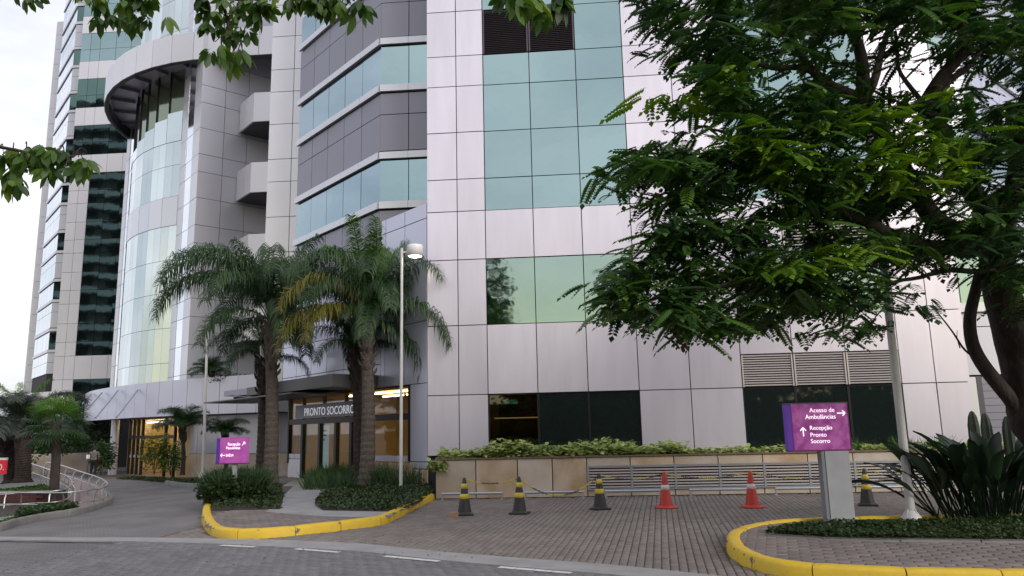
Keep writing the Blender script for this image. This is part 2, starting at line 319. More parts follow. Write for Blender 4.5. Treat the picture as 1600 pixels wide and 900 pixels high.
# pavers
def pavers(poly_in, poly_out, ang, m, zt, nobj, bounds, holes=(), L_=.2, W_=.1, name='paver', parent=None, courses_y=False):
    ca, sa = math.cos(ang), math.sin(ang); cells = []
    x0, x1, y0, y1 = bounds; ext = max(x1-x0, y1-y0)*1.2; cx, cy_ = (x0+x1)/2, (y0+y1)/2
    nr = int(ext/W_)
    for r in range(-nr//2, nr//2+1):
        off = (r % 2)*L_/2
        for c in range(int(-ext/2/L_), int(ext/2/L_)+1):
            u, v = c*L_+off, r*W_; x = cx+u*ca-v*sa; y = cy_+u*sa+v*ca
            if not (x0 < x < x1 and y0 < y < y1) or not poly_in(x, y): continue
            cells.append((x*x+y*y, x, y))
    cells.sort(); g_ = .006; bv = .008
    loc = np.array([(-L_/2+g_, -W_/2+g_, 0), (L_/2-g_, -W_/2+g_, 0), (L_/2-g_, W_/2-g_, 0), (-L_/2+g_, W_/2-g_, 0)])
    top = loc*np.array([1-2*bv/L_, 1-2*bv/W_, 1]); unit = np.vstack([loc+[0, 0, -.02], loc+[0, 0, -.006], top])
    fc = np.array([(8, 9, 10, 11)]+[(4+i, 4+(i+1) % 4, 8+(i+1) % 4, 8+i) for i in range(4)]+[(i, (i+1) % 4, 4+(i+1) % 4, 4+i) for i in range(4)])
    rot = np.array([[ca, -sa, 0], [sa, ca, 0], [0, 0, 1]]); 
    me = np_mesh(name, unit, fc); me.materials.append(m)
    for _, x, y in cells[:nobj]:
        o = bpy.data.objects.new(name, me); C.objects.link(o); o.location = (x, y, zt+random.uniform(-.002, .002)); o.rotation_euler = (random.uniform(-.008, .008), random.uniform(-.008, .008), ang+random.uniform(-.012, .012)); o.parent = parent
    rest = cells[nobj:]
    if rest:
        k = len(rest); P = np.array([(x, y, zt) for _, x, y in rest]); P[:, 2] += RNG.uniform(-.002, .002, k)
        uu = unit@rot.T; V = (P[:, None, :]+uu[None]).reshape(-1, 3); V[:, :2] += np.repeat(RNG.uniform(-.0015, .0015, (k, 2)), 12, 0)
        Fa = (fc[None]+(np.arange(k)*12)[:, None, None]).reshape(-1, 4); tn = np.repeat(RNG.random(k), 12)
        o = link(name, np_mesh(name, V, Fa, tn), m); o['kind'] = 'stuff'; o.parent = parent
def addtint(m, amt):
    t = m.node_tree; bs = t.nodes['Principled BSDF']; l = t.links.new; old = bs.inputs['Base Color'].links[0].from_socket
    a = N(t, 'ShaderNodeAttribute', attribute_name='tint'); mr = N(t, 'ShaderNodeMapRange'); mr.inputs[3].default_value = 1-amt; mr.inputs[4].default_value = 1+amt; l(a.outputs['Fac'], mr.inputs[0])
    hs = N(t, 'ShaderNodeHueSaturation'); l(mr.outputs[0], hs.inputs['Value']); l(old, hs.inputs['Color']); l(hs.outputs[0], bs.inputs['Base Color'])
for m_ in (paver, paverr, paverp): addtint(m_, .13)
gtp = [(p.x, p.y) for p in gt]; gbp = [(p.x, p.y) for p in gb]
gmid = [((a[0]+b[0])/2, (a[1]+b[1])/2) for a, b in zip(gtp, gbp)]
def yg(x):
    for i in range(len(gmid)-1):
        if gmid[i][0] <= x <= gmid[i+1][0]:
            a, b = gmid[i], gmid[i+1]; return a[1]+(b[1]-a[1])*(x-a[0])/(b[0]-a[0])
    return 13 if x < gmid[0][0] else 0
isl1c = ccw(isl1)
rd = tag(bpy.data.objects.new('road', None), kind='structure'); C.objects.link(rd)
dv = tag(bpy.data.objects.new('driveway', None), kind='structure'); C.objects.link(dv)
pv = tag(bpy.data.objects.new('pavement', None), kind='structure'); C.objects.link(pv)
pavers(lambda x, y: y < yg(x), None, R(-27), paverr, 0, 280, (-7.2, 3, 7.2, 13), parent=rd)
pavers(lambda x, y: y > yg(x) and not inpoly(x, y, isl1c) and not inpoly(x, y, isl2f), None, R(84), paver, 0, 280, (-6.8, 9.4, 8.4, 18.75), parent=dv)
# island surfaces
def sheet(name, poly, z0, z1, m, **k):
    b = MB(); b.prism(ccw(poly), z0, z1); return tag(b.build(name, m), **k)
def inset(pts, d):
    out_ = []
    for i, p in enumerate(pts):
        t = (pts[min(i+1, len(pts)-1)]-pts[max(i-1, 0)]).normalized(); out_.append((p.x-t.y*d, p.y+t.x*d))
    return out_
in1 = inset(K1w, .09)
b = MB(); b.prism(ccw([(p[0]*1, p[1]*1) for p in in1+[(-3.5, 18.9), (-4.2, 20.8), (-9.0, 25.5), (-9.5, 20.5)]]), lambda x, y: -.02, lambda x, y: .115); tag(b.build('island_base', jointm), kind='structure')
pavers(lambda x, y: inpoly(x, y, isl1c) and y < 16.7-.0*(x) and math.dist((x, y), min(isl1[:len(K1w)], key=lambda q: math.dist(q, (x, y)))) > .12, None, R(-20), paverp, .13, 0, (-7, -3, 11.5, 18), parent=pv)
i2 = inset(K2w, .09); b = MB(); b.prism(ccw(i2+[(12, i2[-1][1]), (12, i2[0][1])]), -.02, .115); tag(b.build('island_base', jointm), kind='structure')
pavers(lambda x, y: inpoly(x, y, isl2f) and math.dist((x, y), min(isl2, key=lambda q: math.dist(q, (x, y)))) > .13 and y < 12.2, None, R(-14), paverp, .13, 0, (1.5, 9.5, 8, 12.3), L_=.25, W_=.125, parent=pv)
# path of plain concrete on the entrance island, and beds
def gq(px, py, z=.13):
    d = ray(px, py); t = (z-CAMZ)/d.z; return (d.x*t, d.y*t)
path = smooth([Vector((*gq(*p), 0)) for p in [(415,800), (440,780), (450,768), (470,756.5), (540,756.5), (500,772), (492,786), (505,797), (610,800), (590,808), (500,807)]], 2)
sheet('path', [(p.x, p.y) for p in path], .10, .136, conc, kind='structure')
slab = [(-9.6, 26.3), (-6.3, 23.0), (-5.6, 22.0), (-8.6, 22.4)]
sheet('path', slab, .02, .128, conc, kind='structure')
# white painted dashes on the road beside the gutter
for a, b_ in [((345,852.5), (398,855)), ((462,858), (530,863.5)), ((601,869.5), (686,877.5)), ((779,886.5), (893,896))]:
    p, q = gp(*a), gp(*b_); d = (q-p).normalized(); nn_ = Vector((-d.y, d.x, 0)); Lg = (q-p).length; k = max(2, int(Lg/.2)); b = MB()
    for i in range(k):
        a0 = p+d*(Lg*i/k+.008); a1 = p+d*(Lg*(i+1)/k-.008); w = .045
        b.add([Vector((v.x, v.y, z+.004)) for z in (0, .003) for v in (a0-nn_*w, a1-nn_*w, a1+nn_*w, a0+nn_*w)], [(4, 5, 6, 7), (0, 1, 5, 4), (1, 2, 6, 5), (2, 3, 7, 6), (3, 0, 4, 7)])
    tag(b.build('road_marking', whitep), kind='structure')
# ------------------------------------------------------------------ emergency wing (main building)
GAP = .012
def pan(name, fr, s0, s1, z0, z1, m, parent, d=0.0, t=.05):
    o = fbox(name, fr, s0+GAP, s1-GAP, z0+GAP, z1-GAP, d-t, d, m, parent); o.rotation_euler.z += random.gauss(0, .0016); o.rotation_euler.x = random.gauss(0, .0016); return o   # panels never hang quite true
XC = [-4.02, -3.15, -2.356, -1.008, .34, 1.689, 3.037, 4.385, 5.734, 7.082, 8.43, 9.281, 10.128]
ZR = [.94, 2.545, 4.44, 6.29, 7.69, 8.64, 10.05, 11.47, 12.42, 13.85, 15.25, 16.2, 17.6]
ZTOP = ZR[-1]
hosp = thing('hospital_building', 'silver panelled emergency wing with teal windows standing behind the stone planter', 'building', (3, 24, 0))
FRF = FR(0, 20.8, 0)
jm = MB()
fmb(jm, FRF, -4.0, 10.1, .0, .95, -.5, -.09); fmb(jm, FRF, -4.0, 10.1, 2.54, ZTOP, -.5, -.09); fmb(jm, FRF, -4.0, -2.37, .95, 2.54, -.5, -.09); fmb(jm, FRF, -1.0, 10.1, .95, 2.54, -.5, -.09)
# recess strips beside the facade and 45 degree wings
YR = 22.66; CL = -5.88; CR = 10.128+1.86
FRL = FR(0, YR, 0)
fmb(jm, FRL, CL+.02, -4.0, 7.6, ZTOP, -.4, -.09); fmb(jm, FRL, 10.1, CR-.02, 0, ZTOP, -.4, -.09)
WL = 6.04
FWL = FR(CL-WL*.7071, YR+WL*.7071, -45); FWR = FR(CR, YR, 45)
fmb(jm, FWL, 0, WL-.1, 6.2, ZTOP, -.4, -.09); fmb(jm, FWR, .1, WL+3, 0, ZTOP, -.4, -.09)
# returns closing the block
RET = FR(-4.02, 22.7, -90)
fmb(jm, RET, 0, 1.8, 7.6, ZTOP, -.3, -.04)
jm.build('wall', back, hosp, loc=-hosp.location)
def louvre(fr, s0, s1, z0, z1, m, parent, pitch, stuff=False, fm=None, rail=True):
    fm = fm or m
    lo = fbox('louvre', fr, s0+.015, s0+.05, z0+.015, z1-.015, -.06, .004, fm, parent)
    fbox('louvre_frame', fr, s1-.05, s1-.015, z0+.015, z1-.015, -.06, .004, fm, parent)
    k = int((z1-z0-.06)/pitch); tot = MB(); ang = R(38)
    vs = [(0, 0, 0), (0, .05, .04), (0, .052, .032), (0, .002, -.008)]
    w = s1-s0-.1; key = ('sl', round(w, 3), m.name)
    if key not in _bc:
        b_ = MB(); b_.add([(x, y, z) for x in (0, w) for (_, y, z) in vs], [(0, 3, 7, 4), (1, 0, 4, 5), (2, 1, 5, 6), (3, 2, 6, 7), (0, 1, 2, 3), (7, 6, 5, 4)]); _bc[key] = b_.mesh('slat', m)
    for i in range(k):
        z = z0+.04+i*(z1-z0-.08)/max(1, k-1)*.985
        if stuff:
            P = [fr.p(s0+.05+x, z+zz*.75, -.005-y) for x in (0, w) for (_, y, zz) in vs]
            tot.add(P, [(0, 3, 7, 4), (1, 0, 4, 5), (2, 1, 5, 6), (3, 2, 6, 7)])
        else:
            o = bpy.data.objects.new('slat', _bc[key]); C.objects.link(o); o.parent = parent; o.rotation_euler = (0, 0, fr.a); o.location = fr.p(s0+.05, z, -.005)-parent.location
    if stuff:
        o = tot.build('slats', m, parent, loc=-parent.location); o['kind'] = 'stuff'
rows = list(zip(ZR[:-1], ZR[1:])); NR = len(rows)
for ri, (z0, z1) in enumerate(rows):
    for ci in range(12):
        x0, x1 = XC[ci], XC[ci+1]; gl = ci in (2, 3, 4); gr = ci in (7, 8, 9)
        if ri == 0 and (gl or gr):
            o = pan('window_pane', FRF, x0+.02, x1-.02, z0, z1-.02, smoke if ci == 2 else glassd, hosp, d=-.05, t=.01); continue
        if ri == 1 and gr:
            pan('panel', FRF, x0, x1, 3.415, z1, panel, hosp); louvre(FRF, x0, x1, z0, 3.415, louv, hosp, .062); continue
        if ri == 2 and (gl or gr): pan('window_pane', FRF, x0, x1, z0, z1, glass, hosp, d=-.03, t=.02); continue
        if ri == 3 and ci in (8, 9): louvre(FRF, x0, x1, z0, z1, louv, hosp, .075); continue
        if ri in (4, 5, 6, 7, 9, 10, 11) and (gl or gr) or (ri == 8 and ci in (4, 7)):
            pan('window_pane', FRF, x0, x1, z0, z1, glass, hosp, d=-.03, t=.02); continue
        if ri == 8 and ci in (2, 3, 8, 9): louvre(FRF, x0, x1, z0, z1, louvd, hosp, .055, stuff=True); continue
        pan('panel', FRF, x0, x1, z0, z1, panel, hosp)
# dark mullions of the ground floor windows
for x in (-2.356, -1.008, .34, 1.689, 5.734, 7.082, 8.43, 4.385):
    fbox('mullion', FRF, x-.03, x+.03, .95, 2.52, -.1, -.035, blackm, hosp)
fbox('panel_return', FRF, 8.47, 8.55, .95, 2.53, -.3, -.06, darkm, hosp)
b = MB(); b.box(-4.0, 10.1, 20.84, 34, ZTOP, 33); b.add([(v[0], v[1], z) for z in (ZTOP, 33) for v in ((CL, YR), (-4.0, YR), (-4.0, 34), (-10.1, 34), (-10.1, 26.95))], [(4, 3, 2, 1, 0), (5, 6, 7, 8, 9)]+[(i, (i+1) % 5, 5+(i+1) % 5, 5+i) for i in range(5)]); b.box(10.1, 18, 23.2, 34, ZTOP, 33)
b.build('upper_storeys', panel, hosp, loc=-hosp.location)
# banded floors of the recess and of the wings
def bands(fr, s0, s1, cols, zlo, zhi, parent, gm, km, zt=12.52, per=3.88, over=.08, first=None, sill=True):
    zb = zt
    while zb > zlo: zb -= per
    cs = [s0+(s1-s0)*c for c in cols]
    while zb < zhi+per:
        # zb = underside of window glass; sill strip below it, head strip above it
        for (a, b_, kind) in ((zb-.22, zb, 'strip'), (zb, zb+1.40, 'glass'), (zb+1.40, zb+1.62, 'strip'), (zb+1.68, zb+2.9, 'k'), (zb+2.9, zb+3.62, 'k')):
            a, b_ = max(a, zlo), min(b_, zhi)
            if b_-a < .08: continue
            for i in range(len(cs)-1):
                if kind == 'strip': fbox('sill_strip', fr, cs[i]+.004, cs[i+1]-.004, a, b_, -.04, over, strip, parent)
                elif kind == 'glass': pan('window_pane', fr, cs[i], cs[i+1], a, b_-.03, gm, parent, d=-.03, t=.02)
                else: pan('panel', fr, cs[i], cs[i+1], a, b_, km, parent, d=-.02)
        zb += per
c5 = [0, .2, .4, .6, .8, 1]
bands(FWL, 0, WL, c5, 6.3, ZTOP, hosp, glassb, panelk)
bands(FRL, CL, -4.04, [0, .5, 1], 6.3, ZTOP, hosp, glass, panelk)
bands(FRL, 10.15, CR, [0, .5, 1], 4.6, ZTOP, hosp, glass, panelm, zt=12.62)
bands(FWR, 0, WL, [0, .25, .5, .75, 1], 4.6, ZTOP, hosp, glassb, panelb, zt=12.62)
# low blue-grey wall on the 45 degree line, over the entrance
FE = FR(-4.02, 20.8, -45)      # s is negative to the left
FE.o = Vector((-4.02, 20.8, 0))
bm_ = MB(); fmb(bm_, FE, -2.6, -.06, 2.9, 8.0, -.45, -.09); fmb(bm_, FE, -9.6, -2.6, 2.9, 6.25, -.45, -.09); fmb(bm_, FE, -.88, -.03, .2, 2.9, -.3, -.09)
bm_.build('wall', back, hosp, loc=-hosp.location)
for i, (a, b_) in enumerate([(-2.48, -2.22), (-2.22, -1.15), (-1.15, -.02)]):
    for z0, z1 in ((2.9, 4.62), (4.62, 6.3), (6.3, 7.55), (7.55, 8.0)): pan('panel', FE, a, b_, z0, z1, panelb, hosp)
for k in range(6):
    for z0, z1 in ((2.9, 3.6), (3.6, 4.7), (4.7, 6.25)): pan('panel', FE, -2.48-(k+1)*1.15, -2.48-k*1.15, z0, z1, panelb, hosp)
pan('panel', FE, -.84, -.02, .79, 2.9, panelb, hosp); pan('panel', FE, -.84, -.02, .60, .79, panelb, hosp)
# white pilaster between the wing and the balconies
FP = FR(0, 29.0, 0); pm = MB(); fmb(pm, FP, -12.15, -10.2, 3.0, 24, -3, -.09); pm.build('wall', back, hosp, loc=-hosp.location)
zs = [3.0, 4.9, 6.35, 7.3, 8.75, 10.2, 11.68, 12.64, 14.15, 15.57, 16.56, 18.05, 19.5, 20.45, 21.9, 23.4]
for a, b_ in zip(zs[:-1], zs[1:]):
    pan('panel', FP, -12.17, -11.18, a, b_, panelg, hosp); pan('panel', FP, -11.18, -10.3, a, b_, panelg, hosp)
# right side: low annex beyond the facade
FA = FR(0, 21.6, 0)
am = MB(); fmb(am, FA, 10.14, 22, 0, 4.6, -.4, -.09)
am.build('wall', back, hosp, loc=-hosp.location)
for i in range(6): 
    x = 10.15+i*1.3
    fbox('sill_strip', FA, x, x+1.29, 4.45, 4.66, -.3, .1, strip, hosp)
    pan('panel', FA, x, x+1.3, 4.05, 4.44, panelm, hosp); pan('panel', FA, x, x+1.3, 2.75, 4.05, panelm, hosp)
fbox('pillar', FA, 10.16, 10.60, 0, 2.7, -.1, .12, panelg, hosp); fbox('door_frame', FA, 10.64, 10.78, 0, 2.72, -.1, .06, darkm, hosp)
for k in range(14): fbox('shutter_slat', FA, 10.8, 15.5, .05+k*.19, .05+k*.19+.18, -.09, -.03, panelk, hosp)
# dim room behind the first ground floor window
rm = thing('lit_room', 'dim brown room seen through the leftmost ground floor window of the facade', 'room', (-1.7, 22, .9))
b = MB(); b.box(-1.0, 1.0, .9, .95, 0, 1.8); b.box(-1.0, -.95, -.9, .9, 0, 1.8); b.box(.95, 1.0, -.9, .9, 0, 1.8); b.box(-1, 1, -.9, .95, 1.8, 1.85); b.build('room_wall', mat('room_brown', (.22, .12, .05), .8), rm)
b = MB(); b.box(-.6, .7, -.2, -.16, 1.0, 1.03); b.build('shelf_light', dimE, rm); b = MB(); b.box(-.5, .5, -.1, .1, 1.74, 1.77); b.build('ceiling_light', mat('added_room_glow', (.9, .7, .4), .5, emit=(1, .7, .35), estr=5), rm)  # ceiling light is unseen, added to brighten the room
b = MB(); b.box(-.45, .0, .5, .54, 1.42, 1.55); b.build('exit_sign', mat('sign_green', (.05, .3, .2), .5, emit=(.1, .5, .35), estr=.5), rm)
# cut: backing of that window pane is opened by drawing the wall in front pieces only
# ------------------------------------------------------------------ entrance (pronto socorro)
ent = thing('entrance_lobby', 'warm lit glazed emergency entrance under the grey canopy left of the silver facade', 'entrance', (-7, 23.8, 0))
def eb(name, s0, s1, z0, z1, d0, d1, m, par=ent): return fbox(name, FE, s0, s1, z0, z1, d0, d1, m, par)
eb('floor', -8.8, -.3, .02, .10, -4.5, 0, floorin); eb('ceiling', -8.8, -.3, 2.93, 3.0, -4.5, -.1, cream)
eb('back_wall', -8.8, -.3, .1, 2.93, -4.55, -4.5, cream); eb('side_wall', -8.85, -8.8, .1, 2.93, -4.5, -.1, cream); eb('side_wall', -.3, -.25, .1, 2.93, -4.5, -.1, cream)
for s0, s1 in ((-7.2, -5.9), (-5.6, -3.2), (-2.9, -.9)):
    eb('ceiling_light', s0, s1, 2.86, 2.90, -1.6, -1.5, tubeE); eb('ceiling_light', s0, s1, 2.86, 2.90, -3.0, -2.9, tubeE)
eb('transom', -8.7, -.86, 1.93, 2.11, -.12, .02, blackm)
post = [-7.62, -6.33, -5.2, -4.2, -3.2]
for s in post: eb('door_post', s-.07, s+.07, .1, 1.93, -.1, .03, blackm)
eb('door_post', -.92, -.84, .79, 2.9, -.1, .03, blackm); eb('door_post', -8.75, -8.66, .6, 2.9, -.1, .03, blackm)
for s in (-7.62, -6.1, -4.6, -3.0): eb('transom_post', s-.04, s+.04, 2.11, 2.9, -.1, .0, blackm)
for a, b_ in zip([-8.66]+[-7.62, -6.1, -4.6, -3.0], [-7.62, -6.1, -4.6, -3.0, -.92]): eb('glass_pane', a+.05, b_-.05, 2.12, 2.88, -.06, -.05, clear)
for a, b_ in zip(post[:-1], post[1:]): eb('glass_door', a+.08, b_-.08, .12, 1.92, -.06, -.05, clear)
eb('glass_pane', -3.12, -.93, .95, 1.92, -.06, -.05, clear); eb('glass_pane', -8.64, -7.7, .95, 1.92, -.06, -.05, clear)
for a, b_ in ((-8.7, -8.2), (-8.2, -7.7), (-3.1, -2.3), (-2.3, -1.6), (-1.6, -.86)): pan('sill_panel', FE, a, b_, .76, .94, panelb, ent)
for a, b_ in ((-8.7, -7.7),): pan('base_panel', FE, a, b_, .12, .76, panelg, ent)
for a, b_ in ((-3.1, -2.3), (-2.3, -1.5), (-1.5, -.7), (-.7, .02)): pan('stone_slab', FE, a, b_, .0, .60 if a > -.8 else .75, stone, ent, d=.03)
eb('blind', -8.6, -7.75, .95, 1.9, -.3, -.28, cream)
eb('counter', -3.0, -1.2, .1, 1.0, -3.2, -2.6, mat('counter_brown', (.2, .1, .05), .5))
# round orange wall disc inside
b = MB(); b.lathe([(0, .02), (.2, .02), (.22, 0), (.22, -.02)], 20); o = b.build('wall_disc', mat('orange_disc', (.75, .3, .06), .6), ent, loc=FE.p(-3.6, 1.55, -4.45)-ent.location, rot=(R(90), 0, R(-45)))
ban = thing('roll_up_banner', 'pale blue information banner with purple foot standing inside the glass doors', 'banner', FE.p(-6.75, .1, -.35))
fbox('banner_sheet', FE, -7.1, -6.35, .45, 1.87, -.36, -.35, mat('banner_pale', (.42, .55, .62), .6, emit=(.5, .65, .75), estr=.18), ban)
fbox('banner_foot', FE, -7.1, -6.35, .1, .45, -.365, -.345, mat('banner_purple', (.08, .03, .16), .6), ban)
def text(parent, s, size, loc, rot, m, name='lettering', ax='LEFT', sx=1.0, ext=.004, off=0):
    cu = bpy.data.curves.new(name, 'FONT'); cu.body = s; cu.size = size; cu.align_x = ax; cu.extrude = ext; cu.offset = off; cu.resolution_u = 3
    to = bpy.data.objects.new(name, cu); C.objects.link(to); dg = bpy.context.evaluated_depsgraph_get(); me = bpy.data.meshes.new_from_object(to.evaluated_get(dg)); bpy.data.objects.remove(to)
    me.materials.clear(); o = link(name, me, m, parent, loc, rot); o.scale = (sx, 1, 1); return o
def ftext(fr, parent, s, size, q, z, d, m, ax='LEFT', sx=1.0, name='lettering', off=0):
    return text(parent, s, size, fr.p(q, z, d)-parent.location, (R(90), 0, fr.a), m, name, ax, sx, .004, off)
for i, l_ in enumerate(('Bem-vindo', 'ao pronto', 'socorro')): ftext(FE, ban, l_, .13, -7.04, 1.66-i*.15, -.345, blackm)
sg = thing('entrance_sign', 'grey sign board reading PRONTO SOCORRO above the glass entrance doors', 'sign', FE.p(-6.3, 2.12, .12))
fbox('board', FE, -7.95, -3.75, 2.12, 2.57, .04, .12, mat('sign_grey', (.20, .21, .26), .4, .3), sg)
ftext(FE, sg, 'PRONTO SOCORRO', .37, -7.25, 2.2, .13, mat('sign_letters', (.75, .75, .8), .4, emit=(.9, .9, 1), estr=.35), sx=1.02)
# canopy
cp_ = thing('entrance_canopy', 'dark grey stepped canopy with thin blades jutting out over the entrance doors', 'canopy', FE.p(-5, 2.9, .8))
def cb(name, s0, s1, z0, z1, d0, d1, m=darkm): return fbox(name, FE, s0, s1, z0, z1, d0, d1, m, cp_)
cb('canopy_slab', -7.6, -2.6, 2.92, 3.28, .02, 1.5); cb('canopy_slab', -8.9, -7.6, 2.95, 3.22, .02, 1.5); cb('canopy_slab', -10.3, -8.9, 3.0, 3.22, .1, 1.4, panelk)
cb('canopy_slab', -11.6, -10.3, 3.05, 3.24, .2, 1.3, panelk); cb('canopy_blade', -12.0, -4.4, 2.80, 2.84, .02, 1.9)
for s in (-10.9, -8.0, -5.5): cb('bracket', s, s+.05, 2.84, 3.0, .3, 1.2, blackm)
# ------------------------------------------------------------------ glass stair tower
tow = thing('glass_tower', 'curved pale glass stair tower with round silver ring left of the balconies', 'building', (-19.2, 48.5, -.4))
TC = Vector((-19.2, 48.5, 0)); RG, RR = 9.25, 11.0
FT1 = FR(-19.5-3.1*.7071, 37.4+3.1*.7071, -45)   # right flat facet
p1 = Vector((-19.5-3.1*.7071, 37.4+3.1*.7071, 0))
a0 = math.atan2(-8.9, -2.5); a1 = math.atan2(-2.5, -8.9)   # -105.7 .. -164.3
a1 = a1 if a1 < 0 else a1-2*math.pi
p2 = TC+Vector((math.cos(a1), math.sin(a1), 0))*RG
FT0 = FR(p2.x-3.1*.7071, p2.y+3.1*.7071, -45)
zt_ = [3.75, 4.7, 6.2, 7.65, 8.6, 10.07, 11.53, 12.49, 13.97, 15.41, 16.39, 17.85, 19.31, 20.3, 21.75, 23.2, 24.2, 25.7, 27.1, 28.1]
jm = MB()
for fr in (FT1, FT0): fmb(jm, fr, .02, 3.08, 3.5, 28, -.4, -.09)
for fr in (FT1, FT0):
    for a, b_ in zip(zt_[:-1], zt_[1:]):
        pan('panel', fr, 0, .95, a, b_, panelg, tow); pan('glass_strip', fr, .95, 2.0, a, b_, glassw, tow, d=-.02, t=.02); pan('panel', fr, 2.0, 3.1, a, b_, panelg, tow)
NF = 8; fac = []
angs = [a0+(a1-a0)*i/NF for i in range(NF+1)]
pts = [TC+Vector((math.cos(a), math.sin(a), 0))*RG for a in angs]
zc = [3.75, 5.5, 7.4, 9.35, 11.2, 13.15, 14.85, 16.7, 18.1, 22.9, 25, 27.1, 28.1]
for i in range(NF):
    A, B = pts[i+1], pts[i]; fr = FR(A.x, A.y, math.degrees(math.atan2(B.y-A.y, B.x-A.x))); w = (B-A).length
    fmb(jm, fr, .02, w-.02, 3.5, 28, -.5, -.3)
    fmb(jm, fr, -.02, .02, 3.5, 28, -.2, -.05)
    for a, b_ in zip(zc[:-1], zc[1:]):
        if a == 13.15: pan('panel', fr, 0, w, a, b_, MT['panel_blue_pale'], tow); continue
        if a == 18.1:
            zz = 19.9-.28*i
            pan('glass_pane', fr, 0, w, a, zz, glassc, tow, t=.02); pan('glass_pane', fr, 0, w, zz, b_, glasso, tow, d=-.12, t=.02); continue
        h_ = w/2
        fbox('glass_pane', fr, .006, h_-.004, a+.01, b_-.01, -.04, -.02, glassc, tow); fbox('glass_pane', fr, h_+.004, w-.006, a+.01, b_-.01, -.04, -.02, glassc, tow)
b_ = MB(); b_.prism(ccw([(-12, 43), (-19.4, 44.5), (-24, 47), (-28, 50), (-12, 52)]), -.4, 3.9); b_.build('plinth', darkm, tow, loc=-tow.location)
jm.build('wall', back, tow, loc=-tow.location)
# side wall of the tower facing the balconies
FS = FR(-19.5, 37.4, 45); jm = MB(); fmb(jm, FS, .5, 9, 3.4, 28, -.4, -.09); jm.build('wall', back, tow, loc=-tow.location)
for a, b_ in zip(zt_[:-1], zt_[1:]):
    for k in range(6): pan('panel', FS, k*1.28, (k+1)*1.28, a, b_, panelm, tow)
# ring
zr0, zr1 = 21.86, 23.53
na = 30; aa = [R(-88)-(R(215))*i/na for i in range(na+1)]
for i in range(na):
    A = TC+Vector((math.cos(aa[i+1]), math.sin(aa[i+1]), 0))*RR; B = TC+Vector((math.cos(aa[i]), math.sin(aa[i]), 0))*RR
    fr = FR(A.x, A.y, math.degrees(math.atan2(B.y-A.y, B.x-A.x))); w = (B-A).length
    if i < 22: pan('ring_panel', fr, 0, w, zr0, zr1, panelg, tow)
rmh = MB(); 
def ringband(r0, r1, z0, z1):
    vs = []
    for a in aa:
        for r, z in ((r1, z0), (r1, z1), (r0, z1), (r0, z0)): vs.append(TC+Vector((math.cos(a)*r, math.sin(a)*r, z)))
    rmh.add(vs, [(i*4+k, (i+1)*4+k, (i+1)*4+(k+1) % 4, i*4+(k+1) % 4) for i in range(na) for k in range(4)])
ringband(RR-.26, RR-.07, zr0-.02, zr1-.05)
rmh.build('ring_beam', darkm, tow, loc=-tow.location)
rmh = MB(); ringband(RG-.2, RR-.3, 22.5, 22.6); rmh.build('soffit', panel, tow, loc=-tow.location)
for i in range(9):
    a = R(-92)-i*R(11); fr = FR(0, 0, 0); d = Vector((math.cos(a), math.sin(a), 0)); fr.o = TC+d*RG; fr.a = a; fr.u = d; fr.n = Vector((d.y, -d.x, 0))
    fbox('soffit_fin', fr, 0, RR-RG-.3, 22.3, 22.49, -.04, .04, panelk, tow)
FB = FR(0, 37.45, 0)
for i in range(6): pan('ring_panel', FB, -18.9+i*1.22, -18.9+(i+1)*1.22, zr0, zr1, panelg, tow)
b = MB(); fmb(b, FB, -19.0, -11.5, zr0-.02, zr1-.05, -.45, -.07); fmb(b, FB, -19.3, -11, 22.9, 23.0, -4, -.45); b.build('ring_beam', darkm, tow, loc=-tow.location)
# balconies: boxes with a 45 degree left face
for k, zb in enumerate((18.0, 14.08, 10.18, 6.3)):
    bal = thing('balcony', ('silver box balcony right below the tower ring, uppermost of the plain three', 'silver box balcony midway up the side wall of the glass tower', 'silver box balcony whose corner shows above the left palm crown', 'lowest silver box balcony, hidden behind the left palm fronds')[k], 'balcony', (-15.5, 37.6, zb), group='box balconies beside the glass tower')
    b = MB(); b.prism(ccw([(-16.6, 37.5), (-12.0, 37.5), (-12.0, 41.5), (-17.0, 40.0), (-17.95, 38.85)]), zb+.02, zb+.1); b.build('slab', darkm, bal, loc=-bal.location)
    fr = FR(0, 37.4, 0)
    for i in range(4): pan('front_panel', fr, -16.6+i*1.2, -16.6+(i+1)*1.2, zb, zb+1.66, panelg, bal, t=.1)
    fr = FR(-16.6-1.9*.7071, 37.4+1.9*.7071, -45)
    pan('side_panel', fr, 0, .95, zb, zb+1.66, panelg, bal, t=.1); pan('side_panel', fr, .95, 1.9, zb, zb+1.66, panelg, bal, t=.1)
b = MB(); b.box(-16.5, -11, 42.2, 42.4, 3, 28); b.build('recess_wall', panelk, tow, loc=-tow.location)
b = MB(); b.box(-13.9, -13.2, 37.8, 38.2, 3, 28); b.build('dark_column', blackm, tow, loc=-tow.location)
